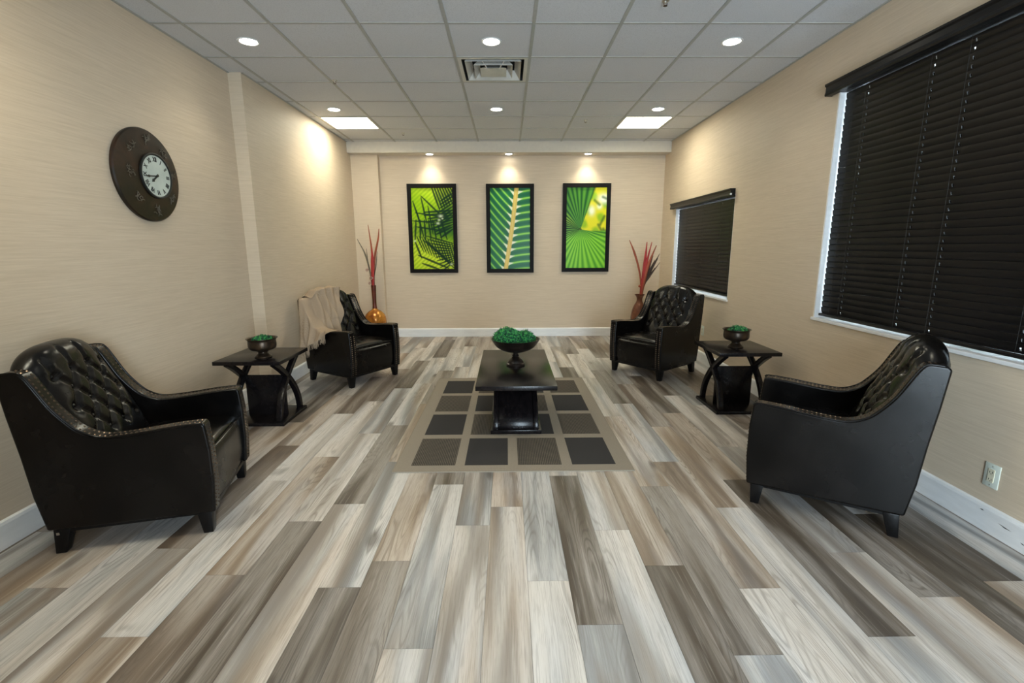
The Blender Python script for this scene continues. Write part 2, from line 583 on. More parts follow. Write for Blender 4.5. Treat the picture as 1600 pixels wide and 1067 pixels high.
def wall_with_holes(mb, x0, x1, ylo, yhi, zlo, zhi, holes):
    ys = sorted({ylo, yhi, *[v for h in holes for v in h[:2]]})
    for a, b in zip(ys[:-1], ys[1:]):
        hs = sorted([(h[2], h[3]) for h in holes if h[0] <= a + 1e-6 and h[1] >= b - 1e-6])
        z = zlo
        for h0, h1 in hs:
            mb.box(x0, x1, a, b, z, h0)
            z = h1
        mb.box(x0, x1, a, b, z, zhi)
    return mb


wr = wall_with_holes(MB(), XR, XR + 0.20, YREAR, YB + 0.15, 0, ZC + 0.12, [BIGWIN, SMALLWIN])
tag(wr.build('wall_right', M['wall'], smooth=False), 'tan grasscloth wall on the right with two windows', kind='structure')
wq = wall_with_holes(MB(), YREAR - 0.15, YREAR, XL - 0.15, XR + 0.20, 0, ZC + 0.12, [REARWIN])
wq.v = [(y, x, z) for x, y, z in wq.v]
tag(wq.build('wall_rear', M['wall'], smooth=False), 'tan wall behind the viewer', kind='structure')
tag(MB().box(XLF, XR, YSOF, YB, ZSOF, ZC + 0.05).build('trim_1', M['soffit'], smooth=False), 'cream soffit along the top of the back wall', kind='structure')


# baseboards
def base_profile(d):
    return [(0, 0), (d, 0), (d, 0.118), (d * 0.75, 0.132), (0, 0.138)]


def bb_seg(mb, p0, p1, nrm, d=0.017):
    (x0, y0), (x1, y1) = p0, p1
    pr = base_profile(d)
    n = len(pr)
    vs_ = [(x + nrm[0] * a, y + nrm[1] * a, z) for x, y in (p0, p1) for a, z in pr]
    mb.add(vs_, [tuple(range(n)), tuple(range(2 * n - 1, n - 1, -1))] + [(i, i + n, (i + 1) % n + n, (i + 1) % n) for i in range(n)])


b1 = MB()
bb_seg(b1, (XL, YREAR), (XL, YSTEP), (1, 0))
bb_seg(b1, (XL, YSTEP), (XLF + 0.017, YSTEP), (0, -1))
bb_seg(b1, (XLF, YSTEP), (XLF, 7.69), (1, 0))
tag(b1.build('baseboard_left', M['white'], smooth=False), 'white baseboard along the left wall', kind='structure')
b2 = MB()
bb_seg(b2, (XLF, 7.69), (-1.928, 7.69), (0, -1))
bb_seg(b2, (-1.945, 7.69), (-1.945, YB), (1, 0))
bb_seg(b2, (-1.945, YB), (XR, YB), (0, -1))
tag(b2.build('baseboard_back', M['white'], smooth=False), 'white baseboard along the back wall', kind='structure')
b3 = MB()
bb_seg(b3, (XR, YREAR), (XR, YB), (-1, 0))
bbr = tag(b3.build('baseboard_right', M['white'], smooth=False), 'scuffed white baseboard along the right wall', kind='structure')
for (y, z, ln, tl) in ((2.12, 0.075, 0.035, 0.2), (2.24, 0.105, 0.012, -0.1), (2.03, 0.045, 0.012, 0.3)):
    s = MB().add([(XR - 0.0174, y - ln, z), (XR - 0.0174, y, z - 0.002), (XR - 0.0174, y + ln, z + tl * ln), (XR - 0.0174, y, z + 0.004)], [(0, 1, 2, 3)])
    s.build('scuff_mark', M['slot'], bbr, smooth=False)

# ================================================================== ceiling
ceil = tag(MB().box(XL - 0.15, XR + 0.2, YREAR - 0.15, YB + 0.15, ZC + 0.12, ZC + 0.22).build('ceiling', M['plenum'], smooth=False),
           'suspended ceiling of white acoustic tiles', kind='structure')
xl = [XL] + [TX0 + TILE * k for k in range(-3, 5)] + [XR]
yl = [YREAR] + [TY0 + TILE * j for j in range(-8, 7)] + [YSOF]
PANELS = {(1, 4), (7, 4), (1, -4)}     # (column, row) holding a fluorescent panel
VENT = (4, 1)
tile_cache = {}
for i in range(len(xl) - 1):
    for j in range(len(yl) - 1):
        row = j - 9
        if (i, row) in PANELS or (i, row) == VENT:
            continue
        a, b, c, d = xl[i], xl[i + 1], yl[j], yl[j + 1]
        if i == 0 and (c + d) / 2 > YSTEP:
            a = XLF
        if i == 0 and row == 1:
            # tile notched around the wall step
            me = MB().prism([(a + .002, c), (b, c), (b, d), (XLF + .002, d), (XLF + .002, YSTEP - .002), (a + .002, YSTEP - .002)], ZC + 0.004, ZC + 0.018, 'xy').mesh('ceiling_tile', M['tile'], smooth=False)
            link('ceiling_tile', me, ceil)
            continue
        key = (round(b - a, 3), round(d - c, 3))
        if key not in tile_cache:
            tile_cache[key] = MB().box(0.003, key[0] - 0.003, 0.003, key[1] - 0.003, 0.004, 0.018).mesh('ceiling_tile', M['tile'], bevel=0.002, seg=1, smooth=False)
        o = link('ceiling_tile', tile_cache[key], ceil)
        o.location = (a, c, ZC)
for x in xl[1:-1]:
    MB().box(x - 0.012, x + 0.012, YREAR, YSOF, ZC - 0.001, ZC + 0.006).build('grid_runner', M['tee'], ceil, smooth=False)
for j, y in enumerate(yl[1:-1]):
    MB().box(XLF if y > YSTEP else XL, XR, y - 0.011, y + 0.011, ZC, ZC + 0.006).build('cross_tee', M['tee'], ceil, smooth=False)
wa = MB().box(XL, XL + 0.018, YREAR, YSTEP, ZC - 0.001, ZC + 0.004).box(XLF, XLF + 0.018, YSTEP, YSOF, ZC - 0.001, ZC + 0.004)
wa.box(XR - 0.018, XR, YREAR, YSOF, ZC - 0.001, ZC + 0.004)
wa.build('wall_angle', M['tee'], ceil, smooth=False)

# fluorescent panels
PLAB = {(1, 4): 'lit square fluorescent panel in the ceiling at the far left', (7, 4): 'lit square fluorescent panel in the ceiling at the far right',
        (1, -4): 'lit square fluorescent panel in the ceiling before the left chair'}
for (i, row) in sorted(PANELS):
    x0, y0 = xl[i], TY0 + TILE * row
    t = thing('ceiling_light_panel', PLAB[(i, row)], 'ceiling light', (x0 + TILE / 2, y0 + TILE / 2, ZC), 0, 'square fluorescent ceiling panels')
    h = TILE / 2 - 0.011
    fr = MB()
    for a, b, c, d in ((-h, h, -h, -h + .022), (-h, h, h - .022, h), (-h, -h + .022, -h + .022, h - .022), (h - .022, h, -h + .022, h - .022)):
        fr.box(a, b, c, d, -0.002, 0.012)
    fr.build('frame', M['vent'], t, smooth=False)
    MB().box(-h + .022, h - .022, -h + .022, h - .022, 0.003, 0.010).build('diffuser', M['diffuser'], t, smooth=False)

# air vent
vx, vy = xl[4] + TILE / 2, TY0 + TILE * 1.5
vt = thing('air_vent', 'square louvred ceiling air vent with dark gaps', 'air vent', (vx, vy, ZC))


def ring(mb, h0, z0, h1, z1, th=0.004):
    for (a0, b0), (a1, b1) in (((-1, -1), (1, -1)), ((1, -1), (1, 1)), ((1, 1), (-1, 1)), ((-1, 1), (-1, -1))):
        q = [(a0 * h0, b0 * h0, z0), (a1 * h0, b1 * h0, z0), (a1 * h1, b1 * h1, z1), (a0 * h1, b0 * h1, z1)]
        mb.add(q + [(x, y, z + th) for x, y, z in q], [(0, 1, 2, 3), (7, 6, 5, 4), (0, 4, 5, 1), (1, 5, 6, 2), (2, 6, 7, 3), (3, 7, 4, 0)])
    return mb


H0 = TILE / 2 - 0.012
f = ring(MB(), H0, 0.0, 0.262, 0.0)
f.build('frame', M['vent'], vt, smooth=False)
ring(MB(), 0.262, 0.0, 0.255, 0.10).build('neck', M['plenum'], vt, smooth=False)
MB().box(-0.262, 0.262, -0.262, 0.262, 0.105, 0.11).build('cavity', M['plenum'], vt, smooth=False)
for h0, h1, z0, z1 in ((0.236, 0.185, -0.006, 0.060), (0.165, 0.120, -0.012, 0.045)):
    ring(MB(), h0, z0, h1, z1).build('louvre', M['vent'], vt, smooth=False)
MB().frustum((0, 0, -0.016), (0.112, 0.112), (0, 0, 0.020), (0.05, 0.05)).build('centre_plate', M['vent'], vt, smooth=False)
for sx in (-1, 1):
    MB().tube([(sx * 0.10, -0.20, 0.02), (sx * 0.07, -0.15, -0.005), (sx * 0.05, -0.10, -0.02)], 0.004, 6).build('bracket', M['vent'], vt)


# downlights
def downlight(loc, label, watts, cone, group, r=0.062, tilt=0.0):
    t = thing('downlight', label, 'downlight', loc, 0, group)
    tr = MB().lathe([(r + 0.017, -0.001), (r + 0.014, -0.006), (r + 0.002, -0.005), (r, 0.002), (r + 0.017, 0.002)], 28)
    tr.build('trim_ring', M['white'], t)
    MB().lathe([(r, -0.0005), (r * 0.9, -0.004), (r * 0.5, -0.0055), (0.002, -0.006)], 28).build('lens', M['lens'], t)
    ld = bpy.data.lights.new('downlight_lamp', 'SPOT')
    ld.energy = watts
    ld.color = (1.0, 0.94, 0.74)
    ld.spot_size = math.radians(cone)
    ld.spot_blend = 0.9
    ld.shadow_soft_size = 0.05
    lo = bpy.data.objects.new('lamp', ld)
    COL.objects.link(lo)
    lo.parent = t
    lo.location = (0, 0, -0.012)
    lo.rotation_euler = (tilt, 0, 0)
    return t


side = {-1: 'left', 0: 'middle', 1: 'right'}
for r_, (row, nm) in enumerate(((0, 'nearer row'), (3, 'farther row'), (-3, 'row overhead'), (-6, 'row behind the viewer'))):
    for c_ in (-1, 0, 1):
        x = TX0 + TILE * (0.5 + 3 * c_)
        y = TY0 + TILE * (row + 0.5)
        if row < -3 and c_ != 0:
            continue
        downlight((x, y, ZC + 0.003), f'round recessed ceiling downlight, {side[c_]} one of the {nm}', SPOT_W * 3.8 if row < 0 and c_ == 0 else SPOT_W, 96 if row < 0 and c_ == 0 else 125, 'ceiling downlights')
for c_, x in ((-1, -1.154), (0, 0.036), (1, 1.23)):
    nm = {-1: 'left', 0: 'middle', 1: 'right'}[c_]
    downlight((x, 7.655, ZSOF), f'round soffit downlight above the {nm} palm picture', SOFFIT_W, 105, 'soffit downlights', 0.05)

# sprinklers
for x, y, lb in ((-1.593, 4.889, 'small dark fire sprinkler on the ceiling, left side'), (1.014, 3.407, 'small fire sprinkler at the top edge of the picture'),
                 (0.975, 6.336, 'small pale fire sprinkler near the right light panel'), (-1.401, 6.998, 'small pale fire sprinkler near the left light panel')):
    t = thing('fire_sprinkler', lb, 'sprinkler', (x, y, ZC + 0.003), 0, 'ceiling fire sprinklers')
    t.scale = (0.75, 0.75, 0.62)
    MB().lathe([(0.032, 0.0), (0.030, -0.005), (0.012, -0.008), (0.010, -0.020), (0.002, -0.021)], 16).build('escutcheon', M['metal'], t)
    MB().tube([(-0.012, 0, -0.018), (-0.015, 0, -0.032), (-0.004, 0, -0.045)], 0.003, 6).tube([(0.012, 0, -0.018), (0.015, 0, -0.032), (0.004, 0, -0.045)], 0.003, 6).build('yoke', M['bronze'], t)
    MB().lathe([(0.018, -0.047), (0.018, -0.049), (0.002, -0.050)], 12).build('deflector', M['bronze'], t)


# ================================================================== windows and blinds
def window(name, win, label, face, depth, nmul, along='y'):
    y0, y1, z0, z1 = win
    jb = MB()
    t_ = 0.012
    jb.box(face + 0.002, face + depth, y0, y0 + t_, z0, z1).box(face + 0.002, face + depth, y1 - t_, y1, z0, z1).box(face + 0.002, face + depth, y0 + t_, y1 - t_, z1 - t_, z1)
    o = jb.build(name, M['white'], None, smooth=False)
    tag(o, label, kind='structure')
    parts = []
    s = MB().box(face - 0.014, face + depth, y0 - 0.012, y1 + 0.012, z0 - 0.016, z0 + 0.006)
    parts.append(s.build('window_sill', M['white'], o, bevel=0.003, smooth=False))
    f_ = MB()
    a, b = face + depth - 0.055, face + depth - 0.015
    ya, yb_ = y0 + t_, y1 - t_
    za, zb = z0 + 0.006, z1 - t_
    f_.box(a, b, ya, ya + 0.045, za, zb).box(a, b, yb_ - 0.045, yb_, za, zb).box(a, b, ya, yb_, za, za + 0.045).box(a, b, ya, yb_, zb - 0.045, zb)
    for i in range(1, nmul):
        y = ya + (yb_ - ya) * i / nmul
        f_.box(a, b, y - 0.025, y + 0.025, za, zb)
    parts.append(f_.build('window_frame', M['white'], o, smooth=False))
    for i in range(nmul):
        p0, p1 = ya + (yb_ - ya) * i / nmul, ya + (yb_ - ya) * (i + 1) / nmul
        parts.append(MB().box((a + b) / 2 - 0.002, (a + b) / 2 + 0.002, p0 + 0.02, p1 - 0.02, za + 0.02, zb - 0.02).build('window_pane', M['glass'], o, smooth=False))
    return o, parts


window('window_1', BIGWIN, 'large white-framed window behind dark blinds', XR, 0.18, 2)
window('window_2', SMALLWIN, 'smaller white-framed window behind dark blinds at the back', XR, 0.18, 1)
wo, wp = window('window_3', REARWIN, 'wide window behind the viewer', 0.0, 0.14, 2)
for o in [wo] + wp:
    for vtx in o.data.vertices:
        x, y, z = vtx.co
        vtx.co = (y, YREAR - x, z)
    o.data.flip_normals()
pd = bpy.data.lights.new('daylight_portal', 'AREA')
pd.shape = 'RECTANGLE'
pd.size, pd.size_y = REARWIN[1] - REARWIN[0], REARWIN[3] - REARWIN[2]
pd.cycles.is_portal = True
po = bpy.data.objects.new('daylight_portal', pd)
COL.objects.link(po)
po.location = ((REARWIN[0] + REARWIN[1]) / 2, YREAR - 0.2, (REARWIN[2] + REARWIN[3]) / 2)
po.rotation_euler = (PI / 2, 0, 0)


def slat_mesh(ln, holes, tilt):
    """one curved slat along y, with real cord holes cut through it"""
    W, th = 0.050, 0.0028
    ys = [0.0]
    for h in holes:
        ys += [h - 0.005, h + 0.005]
    ys.append(ln)
    prof = []
    for i in range(7):
        s = -W / 2 + W * i / 6
        prof.append((s, 0.0035 * (1 - (2 * s / W) ** 2)))
    ct, st = math.cos(tilt), math.sin(tilt)

    def P(s, n, y):
        return (-(n * ct) + s * st * -1, y, s * ct - n * st) if False else (-n * ct - s * st, y, s * ct - n * st)
    mb = MB()
    for a, b in zip(ys[:-1], ys[1:]):
        hole = (b - a) < 0.0101
        segs = [(0, 6)] if not hole else [(0, 2), (4, 6)]
        for i0, i1 in segs:
            pts = prof[i0:i1 + 1]
            poly = [(s, n + th / 2) for s, n in pts] + [(s, n - th / 2) for s, n in reversed(pts)]
            k = len(poly)
            mb.add([P(s, n, a) for s, n in poly] + [P(s, n, b) for s, n in poly],
                   [tuple(range(k)), tuple(range(2 * k - 1, k - 1, -1))] + [(i, (i + 1) % k, (i + 1) % k + k, i + k) for i in range(k)])
    return mb.mesh('slat', M['blind'], ang=50)


def blind(label, win, ztop, vy0, vy1, vz0, vz1, holes, zbot):
    y0, y1, z0, z1 = win
    X = XR + 0.052
    t = thing('window_blind', label, 'window blind', (X, y0, z0))
    ya, yb_ = 0.017, (y1 - y0) - 0.0185
    ln = yb_ - ya
    me = slat_mesh(ln, [h - y0 - ya for h in holes], math.radians(13))
    z = zbot + 0.045
    zs = []
    while z < ztop:
        zs.append(z)
        z += 0.0435
    for z in zs:
        o = link('slat', me, t)
        o.location = (0, ya, z - z0)
    MB().box(-0.024, 0.012, ya, yb_, zbot - z0, zbot - z0 + 0.020).build('bottom_rail', M['blind'], t, bevel=0.004)
    MB().box(XR - X - 0.004, 0.030, ya, yb_, ztop - z0 + 0.002, z1 - z0 - 0.013).build('headrail', M['blind'], t, smooth=False)
    xw = XR - X
    pr = [(xw - 0.010, vz0), (xw - 0.052, vz0), (xw - 0.056, vz0 + 0.012), (xw - 0.050, vz0 + 0.030), (xw - 0.050, vz1 - 0.022), (xw - 0.060, vz1 - 0.012), (xw - 0.060, vz1), (xw - 0.010, vz1)]
    v = MB().prism([(a, b - z0) for a, b in pr], vy0 - y0, vy1 - y0)
    v.build('valance', M['blind'], t, smooth=False)
    for e in (vy0 - y0, vy1 - y0 - 0.012):
        MB().box(xw - 0.012, xw - 0.001, e, e + 0.012, vz0 - z0, vz1 - z0).build('valance_return', M['blind'], t, smooth=False)
    n = max(3, int(ln / 0.42))
    lads = sorted([h - y0 for h in holes] + [ya + 0.12, yb_ - 0.12])
    for yy in lads:
        MB().box(-0.0215, -0.0205, yy + 0.008, yy + 0.0095, zbot - z0 + 0.02, ztop - z0).build('ladder_cord', M['cord'], t, smooth=False)
    return t


blind('large dark wooden blind on the window beside the right chair', BIGWIN, 2.532, 1.22, 3.887, 2.532, 2.616, [1.66, 2.27, 2.79, 3.035, 3.56], 0.893)
blind('small dark wooden blind on the back window', SMALLWIN, 1.958, 5.345, 7.29, 1.964, 2.042, [5.75, 6.26, 6.80], 0.878)
for o in COL.objects:
    if o.name == 'window_blind.001':
        tb = MB().box(-0.110, -0.094, 0.000, 0.010, 1.128, 1.146).build('valance_highlight', M['white'], o, smooth=False)  # small white block painting the highlight on the valance's near end

# outlets
def outlet(loc, label):
    t = thing('wall_outlet', label, 'outlet', loc)
    MB().box(-0.006, 0.0, -0.039, 0.039, -0.062, 0.062).build('cover_plate', M['plastic'], t, bevel=0.003)
    MB().box(-0.009, -0.005, -0.0165, 0.0165, -0.034, 0.034).build('receptacle', M['insert'], t, bevel=0.001, smooth=False)
    sl = MB()
    for zc in (-0.020, 0.018):
        sl.box(-0.0095, -0.0088, -0.008, -0.0055, zc - 0.004, zc + 0.005).box(-0.0095, -0.0088, 0.0055, 0.008, zc - 0.004, zc + 0.005).box(-0.0095, -0.0088, -0.002, 0.002, zc - 0.010, zc - 0.006)
    sl.build('slots', M['slot'], t, smooth=False)
    for zc in (-0.048, 0.048):
        MB().lathe([(0.0032, 0), (0.0028, 0.001), (0.001, 0.0012)], 10).build('screw', M['metal'], t).matrix_local = Matrix.Translation((-0.006, 0, zc)) @ Matrix.Rotation(-PI / 2, 4, 'Y')
    return t


outlet((XR, 2.239, 0.292), 'ivory wall outlet above the baseboard beside the right near chair')
outlet((XR, 5.935, 0.40), 'small wall outlet behind the right side table')


# ================================================================== armchairs
TOPPROF = [(0.355, 0.575), (0.335, 0.592), (0.21, 0.586), (0.10, 0.574), (0.0, 0.566), (-0.08, 0.568), (-0.15, 0.600), (-0.20, 0.652), (-0.25, 0.725), (-0.295, 0.818), (-0.325, 0.875), (-0.352, 0.896), (-0.42, 0.893)]
top_curve = catmull(TOPPROF, 5)
FRONT = [(0.354, 0.118), (0.366, 0.28), (0.366, 0.45)]
BACKE = [(-0.436, 0.878), (-0.420, 0.70), (-0.397, 0.50), (-0.380, 0.30), (-0.352, 0.128)]


def crest_z(x):
    xs = [p[0] for p in top_curve][::-1]
    zs = [p[1] for p in top_curve][::-1]
    return float(np.interp(x, xs, zs))


def nails_along(pts, nrm_of, off, spacing=0.021):
    mb = MB()
    P = [np.array(p) for p in pts]
    d = [0.0]
    for a, b in zip(P[:-1], P[1:]):
        d.append(d[-1] + np.linalg.norm(b - a))
    s = spacing
    arr = np.array(P)
    while s < d[-1] - 0.01:
        x, z = np.interp(s, d, arr[:, 0]), np.interp(s, d, arr[:, 1])
        e = 0.004
        x2, z2 = np.interp(s + e, d, arr[:, 0]), np.interp(s + e, d, arr[:, 1])
        tx, tz = (x2 - x), (z2 - z)
        l = math.hypot(tx, tz)
        tx, tz = tx / l, tz / l
        nx, nz = -tz, tx
        if nrm_of(nx, nz) < 0:
            nx, nz = -nx, -nz
        for yo in off:
            vs_ = [(x + nx * 0.0045, yo, z + nz * 0.0045)]
            for k in range(6):
                a = PI / 3 * k
                vs_.append((x + tx * 0.006 * math.cos(a), yo + 0.006 * math.sin(a), z + tz * 0.006 * math.cos(a)))
            mb.add(vs_, [(0, k + 1, (k + 1) % 6 + 1) for k in range(6)])
        s += spacing
    return mb


XB = ([0.40, 0.55, 0.72, 0.86, 0.91], [-0.125, -0.185, -0.255, -0.312, -0.335])


def back_curve():
    return catmull([(-0.125, 0.40), (-0.185, 0.55), (-0.255, 0.72), (-0.312, 0.86), (-0.335, 0.915), (-0.362, 0.944), (-0.392, 0.950), (-0.418, 0.935), (-0.432, 0.885)], 14)


def tuft_points():
    pts = []
    for i, z in enumerate((0.845, 0.765, 0.685, 0.605, 0.525)):
        ys = (-0.195, -0.065, 0.065, 0.195) if i % 2 == 0 else (-0.13, 0.0, 0.13)
        pts.append([(y, z) for y in ys])
    return pts


def make_backrest(parent):
    cur = back_curve()
    tp = tuft_points()
    btn = np.array([p for r in tp for p in r])
    segs = []
    for r0, r1 in zip(tp[:-1], tp[1:]):
        for a in r0:
            for b in r1:
                if abs(a[0] - b[0]) < 0.08:
                    segs.append((a, b))
    for (y, z) in tp[0]:
        segs.append(((y, z), (y, 0.93)))
    na = 66
    rows = []
    for k, (x, z) in enumerate(cur):
        row = []
        tx = cur[min(k + 1, len(cur) - 1)] - cur[max(k - 1, 0)]
        tx = tx / np.linalg.norm(tx)
        nx, nz = tx[1], -tx[0]
        front = 1.0 if x > -0.345 else max(0.0, 1 - (-0.345 - x) / 0.03)
        for i in range(na + 1):
            a = -1 + 2 * i / na
            y = 0.264 * a
            hz = min(1, max(0, (z - 0.62) / 0.30))
            dz = -0.056 * abs(a) ** 2.9 * hz
            bul = 0.030 * (1 - abs(a) ** 5)
            d = 0.0
            if front > 0:
                r2 = ((btn - (y, z)) ** 2).sum(1)
                d = 0.026 * np.exp(-r2.min() / 0.022 ** 2)
                ds = 1.0
                for (p, q) in segs:
                    p_, q_ = np.array(p), np.array(q)
                    v_ = q_ - p_
                    t_ = min(1, max(0, np.dot((y, z) - p_, v_) / np.dot(v_, v_)))
                    ds = min(ds, np.hypot(*(p_ + t_ * v_ - (y, z))))
                d = max(d, 0.015 * math.exp(-(ds / 0.013) ** 2))
            o_ = bul - d * front
            row.append((x + nx * o_, y, z + dz + nz * o_))
        rows.append(row)
    o = MB().grid(rows).build('backrest', M['leather'], parent, ang=80, fix=False)
    bme = MB().lathe([(0.011, 0.0), (0.0095, 0.004), (0.005, 0.0065), (0.001, 0.007)], 12).mesh('tuft_button', M['leather'])
    for (y, z) in btn:
        x = np.interp(z, XB[0], XB[1]) + 0.030 * (1 - abs(y / 0.264) ** 5) * 0.92 - 0.022
        hz = min(1, max(0, (z - 0.62) / 0.30))
        b = link('tuft_button', bme, o)
        b.matrix_local = Matrix.Translation((x, y, z - 0.056 * abs(y / 0.264) ** 2.9 * hz + 0.009)) @ Matrix.Rotation(math.radians(67), 4, 'Y')
    return o


def make_chair():
    t = thing('armchair', '', 'armchair')
    ring_ = FRONT + [tuple(p) for p in top_curve] + BACKE
    for s in (1, -1):
        y0, y1 = sorted((s * 0.266, s * 0.350))
        arm = weighted(MB().prism(ring_, y0, y1).build('arm', M['leather'], t, bevel=0.011, seg=3, ang=60))
        yo = (s * 0.289, s * 0.327)
        nb = nails_along(list(top_curve)[3:-2], lambda a, b: b, yo)
        fb = nails_along([(0.354, 0.125), (0.366, 0.28), (0.366, 0.45), (0.356, 0.57)], lambda a, b: a, yo)
        nb.add(fb.v, fb.f)
        na_ = nb.build('nailhead_trim', M['nail'], arm, ang=10)
        na_['kind'] = 'stuff'
        # piping along the outer edge of the arm
        pip = MB().tube([(p[0], s * 0.3455, p[1] - 0.001) for p in top_curve[2:-1]], 0.006, 8)
        pip.build('piping', M['leather'], arm, ang=60)
    prof = catmull([(0.330, 0.125), (0.348, 0.22), (0.350, 0.34), (0.345, 0.395), (0.325, 0.425), (0.28, 0.440), (0.15, 0.446), (0.0, 0.442), (-0.14, 0.430)], 5)
    rows = []
    for i in range(15):
        y = -0.266 + 0.532 * i / 14
        k = 1 - abs(y / 0.266) ** 4
        rows.append([(x - 0.008 + (0.010 * k if z < 0.40 else 0.004 * k), y, z - 0.012 + (0.014 * k if x < 0.335 and z > 0.3 else 0)) for x, z in prof])
    MB().grid(rows).build('seat', M['leather'], t, ang=80, fix=False)
    MB().tube([(0.340, -0.258, 0.414), (0.352, -0.13, 0.422), (0.355, 0.0, 0.424), (0.352, 0.13, 0.422), (0.340, 0.258, 0.414)], 0.006, 8).build('seat_piping', M['leather'], t)
    make_backrest(t)
    bp = MB().prism([(-0.431, 0.886), (-0.416, 0.70), (-0.393, 0.50), (-0.376, 0.30), (-0.348, 0.128), (-0.31, 0.128), (-0.36, 0.70), (-0.37, 0.880)], -0.267, 0.267)
    weighted(bp.build('back_panel', M['leather'], t, bevel=0.006, ang=60))
    MB().box(-0.335, 0.335, -0.335, 0.335, 0.108, 0.130).build('base_frame', M['leg'], t, smooth=False)
    for sx in (1, -1):
        for sy in (1, -1):
            xb, yb_ = (0.305, sy * 0.310) if sx > 0 else (-0.322, sy * 0.312)
            MB().frustum((xb, yb_, 0.0), (0.022, 0.022), (sx * 0.300, sy * 0.305, 0.125), (0.034, 0.034)).build('leg', M['leg'], t, bevel=0.003)
    return t


chairs = [((-1.92, 2.507), math.degrees(math.atan2(.153, .584)), 'dark brown tufted leather armchair nearest on the left, below the clock'),
          ((1.8326, 2.6225), 147.5, 'dark tufted leather armchair nearest on the right, below the large blind'),
          ((-1.7185, 5.292), -32.0, 'dark tufted leather armchair with a beige throw over its back'),
          ((1.697, 5.4855), -142.0, 'dark tufted leather armchair at the back right, below the small blind')]
chair0 = make_chair()
for i, ((x, y), a, lb) in enumerate(chairs):
    o = chair0 if i == 0 else copy_tree(chair0)
    o.location = (x, y, 0)
    o.rotation_euler = (0, 0, math.radians(a))
    tag(o, lb, 'armchair', 'tufted leather armchairs')
# small silver glide tab on the near left chair's leg
tabm = MB().box(-0.006, 0.006, -0.0245, -0.0225, 0.098, 0.110).mesh('leg_tag', M['metal'], smooth=False)
tb = link('leg_tag', tabm, chair0)
tb.location = (-0.318, -0.3155, 0.0)
tb['label'] = 'tiny bright metal tab on the leg'


